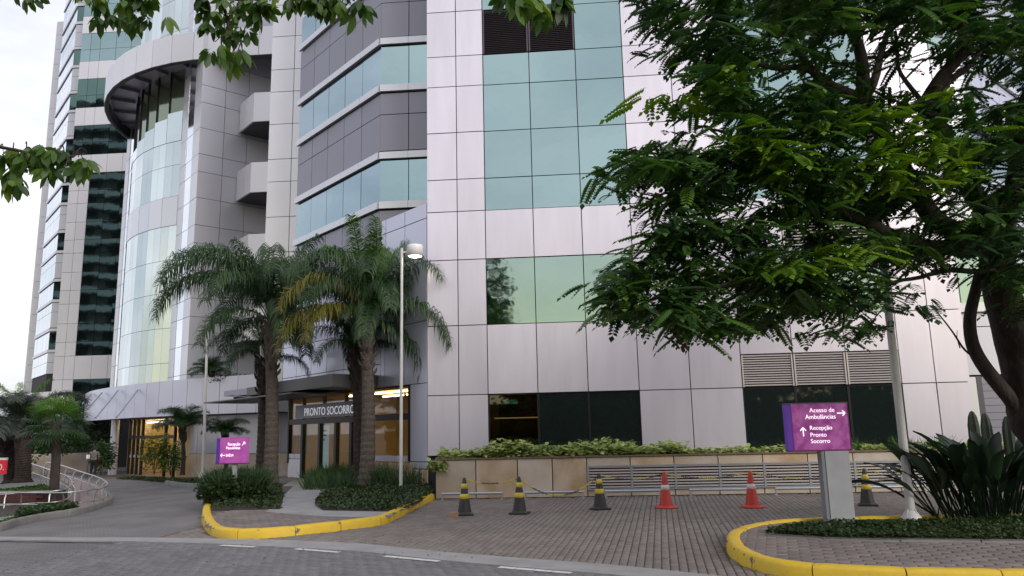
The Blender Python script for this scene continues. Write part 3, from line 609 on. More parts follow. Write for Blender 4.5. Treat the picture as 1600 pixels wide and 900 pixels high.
# ------------------------------------------------------------------ far tower on the left
far = thing('office_tower', 'tall silver tower with green windows at the left edge behind the glass tower', 'building', (-34, 57, -.4))
FF = FR(0, 53.4, 0); jm = MB(); fmb(jm, FF, -48, -26, -.6, 3, -.5, -.09); fmb(jm, FF, -38, -26, 3, 44, -.5, -.09)
FFR = FR(0, 55.26, 0); fmb(jm, FFR, -39.86, -37.9, 3, 44, -.4, -.09)
FFW = FR(-39.9-6.2*.7071, 55.26+6.2*.7071, -45); fmb(jm, FFW, 0, 6.1, 3, 44, -.4, -.09)
FFP = FR(0, 62, 0); fmb(jm, FFP, -46.6, -43.5, 3, 39.6, -3, -.09)
jm.build('wall', back, far, loc=-far.location)
z = 7.59-3.87*1+2.4
lev = [3.0, 4.3, 5.87, 7.59]
fl = 7.59
while fl < 44: lev += [fl+1.02, fl+2.4, fl+3.87]; fl += 3.87
cx4 = [-38, -37.2, -36.4, -35.1, -33.85, -32.6, -31.3, -30.0, -28.7]
for a, b_ in zip(lev[:-1], lev[1:]):
    for i in range(len(cx4)-1):
        x0, x1 = cx4[i], cx4[i+1]
        if b_ <= 7.6: isg = a < 5.8 and i >= 2
        elif a < 21.2: isg = i >= 2
        else: isg = (b_-a) < 1.42 and round(((a-7.59) % 3.87), 1) in (0.0, 1.0, 3.9) 
        pan('window_pane' if isg else 'panel', FF, x0, x1, a, b_, (glassn if a < 29 else glass) if isg else panelg, far, d=-.03 if isg else 0)
bands(FFW, 0, 6.2, c5, 6.5, 43, far, glassw, glassw, zt=12.2, per=3.87, over=.05)
bands(FFR, -39.9, -38.02, [0, 1], 6.5, 43, far, glassn, panelm, zt=12.2, per=3.87, over=.05)
zp = 5.0
while zp < 39.6:
    for x0 in (-46.65, -45.4): pan('panel', FFP, x0, x0+1.25, zp, min(zp+1.45, 39.7), panelm, far)
    zp += 1.45
# ------------------------------------------------------------------ lobby podium with curved fascia
lob = thing('lobby_podium', 'low podium with blue-grey curved fascia over the lit main lobby doors', 'building', (-20, 38, -.3))
fp = [(430,33.8),(400,34.2),(350,34.9),(300,35.8),(250,37.0),(212,38.2),(190,39.2),(165,40.6),(145,42.3),(135,44.0),(131,46.0)]
FPp = smooth([Vector((*at(x, 650, y).to_2d(), 0)) for x, y in fp], 4)
b = MB(); b2 = MB(); b.prism(ccw([(p.x, p.y+.12) for p in FPp]+[(-20, 50), (-12, 42)]), 2.62, 4.1); b.build('roof_slab', darkm, lob, loc=-lob.location)
# fascia in pieces about 1.2 m long
acc = [FPp[0]]; segs = []; dl = 0
for p, q in zip(FPp[:-1], FPp[1:]):
    Lg = (q-p).length; t = 0
    while dl+(Lg-t) >= 1.15:
        t += 1.15-dl; dl = 0; r_ = p+(q-p)*(t/Lg); segs.append((acc[-1], r_)); acc.append(r_)
    dl += Lg-t
segs.append((acc[-1], FPp[-1]))
for A, B in segs:
    w = (A-B).length; fr = FR(B.x, B.y, math.degrees(math.atan2(A.y-B.y, A.x-B.x))); pan('fascia_panel', fr, 0, w, 2.6, 4.35, panelb, lob)
def fpt(px, d=0):    # a point d metres in front of the fascia at that column
    P = min(FPp, key=lambda p: abs((Vector((p.x, p.y, 3))-Vector((0, 0, 1.6))).x/p.y - ray(px, 650).x/ray(px, 650).y)); return P
for (a, b_) in (((142,616),(129,631)), ((159,613.6),(136,640)), ((184,610),(149,653)), ((215,609),(182,652))):
    A = fpt(a[0]); t_ = at(a[0], a[1], A.y-.1); e = at(b_[0], b_[1], A.y-1.6); m_ = MB(); m_.tube([t_, e], .05, 6); m_.build('tie_rod', galv, lob, loc=-lob.location)
# wall and doors beneath
dw = [fpt(250), fpt(212), fpt(180)]
A = fpt(178)+Vector((.2, 1.3, 0)); B = fpt(252)+Vector((0, 1.0, 0)); FD = FR(A.x, A.y, math.degrees(math.atan2(B.y-A.y, B.x-A.x))); wd = (B-A).length
def db(name, s0, s1, z0, z1, d0, d1, m): return fbox(name, FD, s0, s1, z0, z1, d0, d1, m, lob)
zg = -.36
db('back_wall', -.5, wd+2, zg, 2.6, -4, -3.9, cream); db('side_wall', -.55, -.45, zg, 2.6, -3.9, -.15, cream); db('side_wall', wd+1.2, wd+1.3, zg, 2.6, -3.9, 0, cream); db('floor', -.5, wd+2, zg-.05, zg+.02, -3.9, 0, floorin); db('ceiling_light', -.3, wd, 2.4, 2.44, -1.2, -1.0, tubeE); db('ceiling_light', -.3, wd, 2.4, 2.44, -3, -2.8, tubeE); db('ceiling', -.5, wd+2, 2.55, 2.6, -3.9, 0, cream)
db('counter', .3, wd-.6, zg, .6, -3.6, -3.0, mat('counter_red', (.25, .07, .03), .5))
for s in (0, .55, 1.1, 1.7, wd-.5, wd+.6): db('door_post', s-.05, s+.05, zg, 2.6, -.1, .03, blackm)
db('transom', 0, wd+.6, 1.55, 1.7, -.1, .03, blackm)
for a_, b_ in ((0, .55), (.55, 1.1), (1.1, 1.7), (1.7, wd-.5), (wd-.5, wd+.6)):
    db('glass_pane', a_+.05, b_-.05, zg, 1.55, -.05, -.04, clear); db('glass_pane', a_+.05, b_-.05, 1.7, 2.58, -.05, -.04, clear); db('frosted_band', a_+.06, b_-.06, .55, .68, -.04, -.035, panelg)
A = fpt(252)+Vector((0, 1.0, 0)); B = fpt(430)+Vector((1.5, 1.2, 0)); FQ = FR(A.x, A.y, math.degrees(math.atan2(B.y-A.y, B.x-A.x))); wq = (B-A).length
k = int(wq/1.3)
for i in range(k): 
    pan('wall_panel', FQ, .6+i*1.3, .6+(i+1)*1.3, .75, 2.6, panelk if i > 3 else panelb, lob); pan('stone_slab', FQ, .6+i*1.3, .6+(i+1)*1.3, -.45, .75, stonep, lob)
b = MB(); b.lathe([(.22, 0), (.22, 3.1)], 16); P = fpt(167); b.build('column', panelb, lob, loc=Vector((P.x+.3, P.y+.5, zg))-lob.location)
# second low volume far left
b = MB(); pts_ = [Vector((*at(x, 650, y).to_2d(), 0)) for x, y in [(50,47),(80,46.5),(100,46.6),(112,47.4),(115,49)]]; pts_ = smooth(pts_, 3)
b.prism(ccw([(p.x, p.y) for p in pts_]+[(-40, 56), (-46, 56)]), 2.7, 4.6); b.prism(ccw([(p.x+.1, p.y+1) for p in pts_]+[(-40, 56), (-46, 56)]), 1.6, 2.2)
low = tag(b.build('side_building', panelg), 'low pale building with rounded end behind the left palms', 'building')
b = MB(); P0 = at(20, 700, 45); P1 = at(178, 700, 47); b.add([(P0.x, P0.y, -.5), (P1.x, P1.y, -.5), (P1.x, P1.y+.3, -.5), (P0.x, P0.y+.3, -.5), (P0.x, P0.y, .75), (P1.x, P1.y, .75), (P1.x, P1.y+.3, .75), (P0.x, P0.y+.3, .75)], [(3,2,1,0),(4,5,6,7),(0,1,5,4),(1,2,6,5),(2,3,7,6),(3,0,4,7)])
tag(b.build('garden_wall', stonep), 'low pale stone garden wall behind the curved ramp railings', 'wall')
# ------------------------------------------------------------------ stone planter with grilles
pl = thing('stone_planter', 'long sandstone planter with metal ventilation grilles at the foot of the facade', 'planter', (3, 18.8, 0))
FPL = FR(0, 18.75, 0); X0, X1 = -3.42, 12.5
b = MB(); fmb(b, FPL, X0+.05, X1, 0, .74, -.35, -.12); fmb(b, FPL, X0+.05, X0+.3, 0, .88, -2.0, -.1); b.build('wall', darkm, pl, loc=-pl.location)
b = MB(); fmb(b, FPL, X0+.1, X1, .6, .82, -2.0, -.12); o = b.build('bed_soil', soil, pl, loc=-pl.location)
gx0 = .2; gz0, gz1 = .17, .70
for i, (a, b_) in enumerate([(X0, -2.45), (-2.45, -1.45), (-1.45, -.62), (-.62, gx0)]):
    o = pan('stone_slab', FPL, a, b_, 0, .905, stone if i % 2 else stonep, pl, t=.1)
xs_ = [gx0+1.02*k for k in range(13)]
for i, (a, b_) in enumerate(zip(xs_[:-1], xs_[1:])):
    pan('stone_slab', FPL, a, b_, gz1, .905, stone if i % 3 == 1 else stonep, pl, t=.1); pan('stone_slab', FPL, a, b_, 0, gz0, stonep, pl, t=.06, d=-.03)
fbox('coping', FPL, X0-.02, X1, .907, .94, -.2, .03, mat('coping_brown', (.17, .12, .08), .7), pl)
for sgn in range(0, 1): 
    P = FR(X0, 18.75+2.0, -90); pan('stone_slab', P, 0, 1.98, 0, .905, stone, pl, t=.1)
gn = 12; gw = 1.02
for i in range(gn):
    s0 = gx0+i*gw; gr = thing('ventilation_grille', 'grey slatted ventilation grille set low in the sandstone planter', 'grille', FPL.p(s0, gz0, 0), group='ventilation grilles along the planter') if False else pl
    fbox('grille_post', FPL, s0, s0+.05, gz0, gz1, -.1, .015, galv, pl)
    for k in range(8):
        z = gz0+.03+k*.065; fbox('grille_slat', FPL, s0+.052, s0+gw-.002, z, z+.034, -.05, .006, louv, pl)
fbox('grille_rail', FPL, gx0, gx0+gn*gw, gz1-.02, gz1+.012, -.1, .02, galv, pl); fbox('grille_rail', FPL, gx0, gx0+gn*gw, gz0-.02, gz0+.012, -.1, .02, galv, pl)
# wheel stop rails on the ground before the planter
wl_ = ['grey tube wheel stop behind the leftmost black cone below plain sandstone', 'grey tube wheel stop behind the middle black cone at the grille corner', 'grey tube wheel stop between the third black cone and the first red cone', 'grey tube wheel stop ending behind the right red cone', 'grey tube wheel stop partly hidden behind the large sign post', 'grey tube wheel stop behind the rightmost black cone']
for (pa, pb), lb in zip([((690,773), (785,771)), ((820,771), (912,768)), ((945,767), (1033,765)), ((1077,764), (1172,761)), ((1211,761), (1290,759)), ((1349,757), (1447,754))], wl_):
    A = at(pa[0], pa[1], 18.35); B = at(pb[0], pb[1], 18.3); z = .15
    t = thing('wheel_stop', lb, 'wheel stop', (A.x, 18.35, 0), group='tube wheel stops before the planter')
    b = MB(); b.tube([(0, 0, z), (B.x-A.x, 0, z)], .03, 8); b.build('tube', galv, t)
    for x in (.02, B.x-A.x-.02): b = MB(); b.box(x-.02, x+.02, -.02, .02, 0, z); b.box(x-.05, x+.05, -.05, .05, 0, .012); b.build('foot', galv, t)
# ------------------------------------------------------------------ street furniture
def cone(px, py, col, label, top):
    p = gp(px, py); t = thing('traffic_cone', label, 'traffic cone', p, random.uniform(-.3, .3), 'traffic cones before the planter')
    H_ = .70; rb, rt = .135, .032
    rad = lambda z: rb+(rt-rb)*(z-.035)/(H_-.035)
    red = col == 'r'
    bm_ = red and MT['cone_red'] or MT['cone_black']
    b = MB()
    if red: b.lathe([(.0, .0), (.225, 0), (.23, .02), (.20, .045), (.15, .06)], 20)
    else: b.box(-.17, .17, -.17, .17, 0, .035); b.lathe([(.155, .035), (.14, .06)], 16)
    b.build('base', bm_, t)
    b = MB(); b.lathe([(rad(.04), .035), (rad(.3), .3), (rad(.55), .55), (rt, H_-.01), (rt*.7, H_), (0.001, H_)], 20); b.build('body', bm_, t)
    if red: bands_ = [(.36, .45, MT['cone_white'])]
    else: bands_ = [(.31, .40, MT['cone_yellow']), (.50, .59, MT['cone_yellow'])]
    for z0, z1, m in bands_:
        b = MB(); b.lathe([(rad(z0)+.001, z0), (rad(z0)+.005, z0+.003), (rad(z1)+.005, z1-.003), (rad(z1)+.001, z1)], 20); b.build('band', m, t)
    return p+Vector((0, 0, H_-.03))
mat('cone_red', (.55, .045, .03), .5, nscale=9, ncol=(.35, .03, .03), nfac=.5); mat('cone_black', (.02, .02, .024), .5, nscale=9, ncol=(.06, .055, .05), nfac=.5)
mat('cone_yellow', (.72, .55, .05), .45, nscale=12, ncol=(.4, .3, .05), nfac=.4); mat('cone_white', (.7, .7, .7), .4, nscale=12, ncol=(.4, .4, .4), nfac=.4)
cones = [cone(726, 805, 'b', 'black cone with two yellow bands, leftmost, beside a small brick', 0), cone(812, 803, 'b', 'black and yellow banded cone standing second from the left, before plain sandstone', 0),
         cone(938, 796, 'b', 'black cone with yellow bands at the left end of the grilles', 0), cone(1041, 794, 'r', 'red cone with one white band, the one farther from the large purple sign', 0),
         cone(1176, 793, 'r', 'red cone with one white band nearest to the large purple sign', 0), cone(1356, 790, 'b', 'black and yellow cone between the sign post and the lamp pole', 0)]
b = MB(); b.box(-.1, .1, -.05, .05, 0, .09); tag(b.build('brick', mat('brick_tan', (.38, .24, .16), .9), None, gp(708, 808)), 'small tan brick lying against the foot of the leftmost black cone', 'brick')
b = MB(); b.box(-.1, .1, -.05, .05, 0, .05); tag(b.build('brick', darkm, None, gp(929, 797)), 'small dark block under the cone at the left end of the grilles', 'block')
cyel = mat('chain_yellow', (.7, .55, .06), .5); cblk = mat('chain_black', (.02, .02, .02), .5)
def chain(A, B, sag, label, mid=None):
    A, B = Vector(A), Vector(B); t = thing('barrier_chain', label, 'chain', A, 0, 'plastic chains strung between the cones'); my, mk = MB(), MB()
    pts_ = [A.lerp(B, i/60)-Vector((0, 0, sag*(1-(2*i/60-1)**2))) for i in range(61)]; Lg = sum((pts_[i+1]-pts_[i]).length for i in range(60)); pitch = .042; n_ = int(Lg/pitch); 
    def ps(s):
        for i in range(60):
            l_ = (pts_[i+1]-pts_[i]).length
            if s <= l_: return pts_[i].lerp(pts_[i+1], s/l_)
            s -= l_
        return pts_[-1]
    for i in range(n_):
        a, c = ps(i*pitch), ps((i+1)*pitch); d = (c-a).normalized(); side = d.cross(Vector((0, 1, 0))) if i % 2 else Vector((0, 1, 0)); side = (side-d*side.dot(d)).normalized(); m = (a+c)/2
        ring = [m+d*(.028*math.cos(q))+side*(.014*math.sin(q)) for q in [2*math.pi*k/8 for k in range(8)]]
        (my if (i//8) % 2 == 0 else mk).tube([r_-A for r_ in ring+[ring[0]]], .006, 4, cap=False)
    my.build('yellow_links', cyel, t); mk.build('black_links', cblk, t)
chain(cones[0], cones[1], .09, 'yellow and black chain between the two leftmost cones')
chain(cones[1], cones[2], .36, 'sagging yellow and black chain from the second cone to the grille corner')
chain(cones[2], cones[3], .10, 'plastic chain from third black cone to the first red cone')
chain(cones[3], cones[4], .10, 'plastic chain between the two red cones')
chain(cones[4], cones[5], .14, 'plastic chain from the red cone past the sign post to the last black cone')
chain(cones[5], cones[5]+Vector((1.6, .35, 0)), .08, 'plastic chain running right from the last black cone to behind the shrub')
# ---- illuminated signs
def signmat(name, c0, c1, c2, e):
    m = bpy.data.materials.new(name); m.use_nodes = True; t = m.node_tree; b = t.nodes['Principled BSDF']; l = t.links.new
    tc_ = N(t, 'ShaderNodeTexCoord'); vo = N(t, 'ShaderNodeTexVoronoi'); vo.inputs['Scale'].default_value = 13; nn = N(t, 'ShaderNodeTexNoise'); nn.inputs['Scale'].default_value = 5; nn.inputs['Detail'].default_value = 5
    l(tc_.outputs['Object'], vo.inputs['Vector']); l(tc_.outputs['Object'], nn.inputs['Vector'])
    r1 = N(t, 'ShaderNodeValToRGB'); r1.color_ramp.elements[0].position = .35; r1.color_ramp.elements[0].color = (*c0, 1); r1.color_ramp.elements[1].position = .68; r1.color_ramp.elements[1].color = (*c2, 1); e1 = r1.color_ramp.elements.new(.5); e1.color = (*c1, 1)
    ad = N(t, 'ShaderNodeMath', operation='MULTIPLY_ADD'); sep = N(t, 'ShaderNodeSeparateColor'); l(vo.outputs['Color'], sep.inputs[0]); l(sep.outputs[0], ad.inputs[0]); ad.inputs[1].default_value = .16; l(nn.outputs['Fac'], ad.inputs[2]); l(ad.outputs[0], r1.inputs[0])
    l(r1.outputs[0], b.inputs['Base Color']); l(r1.outputs[0], b.inputs['Emission Color']); b.inputs['Emission Strength'].default_value = e; b.inputs['Roughness'].default_value = .3
    return m
smA = signmat('sign_purple', (.19, .03, .165), (.27, .05, .235), (.38, .11, .33), .3); smB = signmat('sign_magenta', (.30, .05, .27), (.38, .07, .34), (.40, .10, .35), .32)
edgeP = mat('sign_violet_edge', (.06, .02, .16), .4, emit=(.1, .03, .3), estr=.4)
def arrow(fr, par, q, z, L_, ang, d, w=.014, name='arrow'):
    b = MB()
    def bar(x0, y0, x1, y1):
        dx, dy = x1-x0, y1-y0; l_ = math.hypot(dx, dy); nx, ny = -dy/l_*w/2, dx/l_*w/2
        b.add([(x0+nx, 0, y0+ny), (x0-nx, 0, y0-ny), (x1-nx, 0, y1-ny), (x1+nx, 0, y1+ny)]+[(x0+nx, -.004, y0+ny), (x0-nx, -.004, y0-ny), (x1-nx, -.004, y1-ny), (x1+nx, -.004, y1+ny)], [(0, 3, 2, 1), (4, 5, 6, 7), (0, 1, 5, 4), (1, 2, 6, 5), (2, 3, 7, 6), (3, 0, 4, 7)])
    c, s_ = math.cos(ang), math.sin(ang); tip = (L_/2*c, L_/2*s_); bar(-tip[0], -tip[1], *tip)
    for da in (2.36, -2.36): bar(tip[0], tip[1], tip[0]+L_*.48*math.cos(ang+da), tip[1]+L_*.48*math.sin(ang+da))
    b.build(name, txtw, par, fr.p(q, z, d)-par.location, (0, 0, fr.a))
P = gp(1314, 829); P.z = 0; FSg = FR(P.x, P.y, 3)
sR = thing('direction_sign', 'large purple lit sign reading Acesso de Ambulâncias on a thick grey post', 'sign', P)
z0, z1 = 1.19, 1.885; sL, sRr = -.67, .27
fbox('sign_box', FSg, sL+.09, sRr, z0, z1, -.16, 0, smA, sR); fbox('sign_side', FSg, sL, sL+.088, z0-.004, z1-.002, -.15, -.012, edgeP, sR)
fbox('sign_rim', FSg, sL-.005, sRr+.012, z1, z1+.018, -.165, .008, darkm, sR); fbox('sign_rim', FSg, sL-.005, sRr+.012, z0-.022, z0, -.165, .008, mat('sign_rim_purple', (.13, .02, .1), .4), sR)
fbox('sign_rim', FSg, sRr+.001, sRr+.012, z0, z1, -.165, .008, MT['sign_rim_purple'], sR)
b = MB(); b.box(-.16, .19, -.11, .11, 0, z0-.022); b.build('post', mat('post_grey', (.40, .42, .45), .55, nscale=5, ncol=(.30, .31, .33), nfac=.5), sR)
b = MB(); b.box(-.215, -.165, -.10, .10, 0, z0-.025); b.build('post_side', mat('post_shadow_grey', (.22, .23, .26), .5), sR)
def st(s, q, z, sz, ax='RIGHT'): ftext(FSg, sR, s, sz, q, z, .003, txtw, ax, .96)
st('Acesso de', .075, 1.755, .096); st('Ambulâncias', .085, 1.655, .096)
st('Recepção', -.33, 1.49, .092, 'LEFT'); st('Pronto', -.33, 1.385, .092, 'LEFT'); st('Socorro', -.33, 1.29, .092, 'LEFT')
arrow(FSg, sR, .17, 1.735, .12, 0, .003, .017); arrow(FSg, sR, -.43, 1.46, .13, math.pi/2, .003, .017)
P = Vector((at(362, 797, 16.9).x, 16.9, .1)); FSl = FR(P.x, P.y, -6); sS = thing('direction_sign', 'small magenta lit sign with arrows reading SAÍDA above the dark shrub', 'sign', P)
zt = at(340, 685, 16.9).z; zb = at(340, 724, 16.9).z; xl = at(342.5, 700, 16.9).x-P.x; xr = at(385.5, 700, 16.9).x-P.x
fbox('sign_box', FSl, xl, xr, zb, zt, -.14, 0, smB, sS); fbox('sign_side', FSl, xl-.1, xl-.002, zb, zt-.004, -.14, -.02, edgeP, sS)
fbox('sign_rim', FSl, xl-.1, xr+.01, zt, zt+.014, -.15, .006, smB, sS); fbox('sign_rim', FSl, xl-.1, xr+.01, zb-.02, zb, -.15, .006, MT['sign_rim_purple'], sS)
fbox('post', FSl, -.05, .04, 0, zb-.02, -.1, -.03, MT['post_grey'], sS)
hgt = zt-zb
for s_, q, z, sz, ax in (('Recepção', xr-.14, zt-.165, .098, 'RIGHT'), ('Manobristas', xr-.14, zt-.245, .088, 'RIGHT'), ('SAÍDA', xl+.15, zb+.14, .085, 'LEFT')): ftext(FSl, sS, s_, sz, q, z, .003, txtw, ax, .8)
arrow(FSl, sS, xr-.065, zt-.13, .1, math.pi/4, .003, .015); arrow(FSl, sS, xl+.08, zb+.17, .11, math.pi, .003, .015)
# red sign at the far left edge
P = at(-8, 757, 23); rs = thing('red_sign', 'red sign with a white letter O cut by the left edge', 'sign', P)
b = MB(); z1_ = at(0, 719, 23).z-P.z; z0_ = at(0, 741, 23).z-P.z; xr_ = at(9.5, 730, 23).x-P.x; b.box(-1, xr_, 0, .05, z0_, z1_); b.build('board', mat('sign_red', (.45, .02, .03), .4, emit=(.6, .02, .04), estr=.3), rs)
b = MB(); b.box(-1.0, xr_, -.01, .06, z1_, z1_+.07); b.build('top_strip', whitep, rs); b = MB(); b.box(-.2, -.14, 0, .05, -.05, z0_); b.build('post', galv, rs)
text(rs, 'O.', .28, (xr_-.34, -.006, z0_+.12), (R(90), 0, 0), txtp)
# ---- lamp posts
def lamp(base, top_z, arm, label, r=.055, head=.215, hz=.3, lit=True, foot=False):
    t = thing('lamp_post', label, 'lamp post', base); b = MB(); b.tube([(0, 0, 0), (0, 0, top_z)], r, 12, r*.8); b.build('pole', polep, t)
    if foot:
        b = MB(); b.lathe([(r*2.6, 0), (r*2.5, .03), (r*1.1, .16)], 12)
        for k in range(4): c, s_ = math.cos(k*math.pi/2+.6), math.sin(k*math.pi/2+.6); b.tube([(c*r*2.4, s_*r*2.4, 0), (c*r, s_*r, .18)], .012, 4)
        b.build('foot', polep, t)
    b = MB(); b.tube([(0, 0, top_z-.12), (arm-head*math.copysign(.9, arm), 0, top_z-.12)], .03, 6); b.build('arm', polep, t)
    b = MB(); b.lathe([(0.001, hz), (head*.97, hz), (head, hz-.02), (head, 0), (head-.02, 0), (head-.02, hz-.05)], 24); o = b.build('lamp_shade', mat('shade_white', (.86, .85, .84), .4) if 'shade_white' not in MT else MT['shade_white'], t, (arm, 0, top_z-.24))
    b = MB(); b.lathe([(.001, -.06), (.07, -.05), (.10, 0), (.10, .06)], 14); b.build('bulb', lampE if lit else darkm, t, (arm, 0, top_z-.22))
lamp(Vector((-4.52, 19.85, .1)), 6.36, .36, 'tall thin white pole with drum shaped lit lamp before the facade corner', .045, .21, .3)
lamp(Vector((5.0, 12.54, .1)), 6.72, -.28, 'thick grey lamp pole rising through the big tree on the right island', .066, .2, .2, lit=False, foot=True)
P = gp(317, 745); P.z = hh(P.x); P = at(317, 745, 28.5); 
def pole(px0, py0, px1, py1, Y, label, r, foot=True):
    a, c = at(px0, py0, Y), at(px1, py1, Y); t = thing('flag_pole', label, 'pole', (a.x, a.y, a.z)); b = MB(); b.tube([(0, 0, 0), (c.x-a.x, 0, c.z-a.z)], r, 10, r*.7); b.build('pole', polep, t)
    if foot: b = MB(); b.lathe([(r*2.6, 0), (r*2.4, .05), (r*1.1, .25)], 12); b.build('foot', polep, t)
pole(317, 745, 324, 520, 30.5, 'slender white pole standing before the curved fascia left of the palms', .07)
pole(401, 745, 408.5, 540, 29.0, 'white pole partly hidden just left of the left palm trunk', .06)
# ---- handrails of the curved ramp
hr = thing('handrail', 'outer curved stainless railing of the ramp with double rails', 'railing', (-14.5, 20.5, -.4))
def rail(par, pxs, drop=.72, posts=None, low=.3, side=1):
    P_ = smooth([at(*p) for p in pxs], 4)
    for dz, r_ in ((0, .022), (-low, .016)):
        b = MB(); b.tube([p+Vector((0, 0, dz)) for p in P_], r_, 8); b.build('rail', steel, par, -par.location)
    acc_ = 0
    for i in range(len(P_)-1):
        acc_ += (P_[i+1]-P_[i]).length
        if acc_ > 1.02 or i == 0:
            acc_ = 0; p = P_[i]; d = (P_[i+1]-P_[i]).normalized(); n_ = Vector((-d.y, d.x, 0))*side*.1
            b = MB(); b.tube([p, p+n_+Vector((0, 0, -.12)), p+n_+Vector((0, 0, -drop))], .022, 6); b.build('post', steel, par, -par.location)
rail(hr, [(74,722,30), (95,727,28.6), (120,735,26.8), (145,743,25), (160,749,23.6), (168,756,22.2), (160,762,21.0), (145,765,20.4), (120,768,20.0), (97,770,19.8), (48,770,19.7), (15,769.5,19.6), (-30,771,19.4)], side=-1)
hr2 = thing('handrail', 'inner curved stainless railing of the ramp beside the red brick planter', 'railing', (-16.5, 21.5, -.4))
rail(hr2, [(38,721,28.6), (60,728,27.4), (80,735,26), (100,742,24.4), (110,748,23.3), (113,755,22.3), (106,762,21.4), (88,767,21), (50,769,20.8), (10,772,20.5), (-30,774,20.3)], side=1)
def gr_(px, py, Y): p = at(px, py, Y); return p
# ramp surface, kerb, lawn, brick planter
rp_ = [gp(*p) for p in [(176,780), (172,787), (152,794), (126,801), (110,795), (105,785), (118,772), (112,762), (95,750), (70,742), (55,735), (80,733), (125,748), (160,762)]]
b = MB(); b.prism(ccw([(p.x, p.y) for p in rp_]), lambda x, y: hh(x)-.03, lambda x, y: hh(x)+.05); tag(b.build('ramp', mat('ramp_paving', (.30, .23, .23), .85, nscale=1.5, ncol=(.2, .17, .17), nfac=.6)), kind='structure')
k3 = smooth([gp(*p) for p in [(-60,832), (0,828), (30,819), (62,812), (98,806), (126,801.5), (152,794.5), (172,787), (177,780), (170,771), (155,763)]], 4)
kerb('kerb', k3, .14, .13, concd, 'dirty concrete kerb curving round the railed ramp and lawn on the left', 'kerb', 1)
lawn_poly = [gp(*p) for p in [(-60,827), (0,824), (28,818), (62,810), (98,804), (122,800), (108,788), (80,782), (0,785), (-60,786)]]
b = MB(); b.prism(ccw([(p.x, p.y) for p in lawn_poly]), lambda x, y: hh(x)-.03, lambda x, y: hh(x)+.08); tag(b.build('bed_soil', soil), kind='structure')
wp = [gp(*p) for p in [(-60,824), (0,822), (26,814), (20,809), (0,808), (-60,808)]]
b = MB(); b.prism(ccw([(p.x, p.y) for p in wp]), lambda x, y: hh(x), lambda x, y: hh(x)+.115); tag(b.build('path', conc), kind='structure')
A_pl = B_pl = 0
bp_ = thing('brick_planter', 'dark red brick planter holding the palms on the left', 'planter', (-18, 22.5, -.4))
A = at(-60, 775, 21.8); B = at(78, 773, 21.8); A_pl, B_pl = A.x, B.x; FBk = FR(A.x, 21.8, 0); wB = B.x-A.x; kx = int(wB/.42)
b = MB(); x62 = at(60, 750, 25.5).x; b.prism(ccw([(A.x, 21.86), (B.x, 21.86), (B.x, 22.6), (x62, 25.6), (A.x, 25.6)]), -.4, .06); b.build('core', redb, bp_, -bp_.location)
for r_ in range(6):
    for i in range(kx): 
        s0 = i*.42-(r_ % 2)*.21; fbox('brick', FBk, max(0, s0)+.006, min(wB, s0+.42)-.006, -.4+r_*.082+.006, -.4+(r_+1)*.082, -.06, 0, redb, bp_)
fbox('coping', FBk, -.02, wB+.03, .095, .14, -.35, .03, mat('coping_brick', (.16, .11, .08), .8), bp_)

# beside the lobby: kerb of the bed round the slender pole
kerb('kerb', smooth([Vector((*at(x, y, Y).to_2d(), 0)) for x, y, Y in [(258,742,33), (290,747,30.5), (315,749,29.2), (345,742,30), (420,738,30)]], 3), .15, .15, concd, 'low grey concrete kerb at the foot of the slender white pole', 'kerb', 1)
# ---- people
skin = mat('skin', (.35, .2, .14), .6); shirtg = mat('cloth_grey', (.13, .14, .15), .8); trous = mat('cloth_black', (.012, .012, .015), .85); hairm = mat('hair', (.012, .01, .009), .7)
def skinobj(name, pts_, edges, rad, m, par, root=0, sub=2):
    me = bpy.data.meshes.new(name); me.from_pydata(pts_, edges, []); me.materials.append(m); o = link(name, me, None, par); o.modifiers.new('s', 'SKIN'); 
    for i, r_ in enumerate(rad): me.skin_vertices[0].data[i].radius = (r_, r_*.85) if not isinstance(r_, tuple) else r_
    me.skin_vertices[0].data[root].use_root = True; sb = o.modifiers.new('d', 'SUBSURF'); sb.levels = sb.render_levels = sub
    dg = bpy.context.evaluated_depsgraph_get(); nm = bpy.data.meshes.new_from_object(o.evaluated_get(dg)); o.modifiers.clear(); o.data = nm; nm.polygons.foreach_set('use_smooth', [True]*len(nm.polygons)); return o
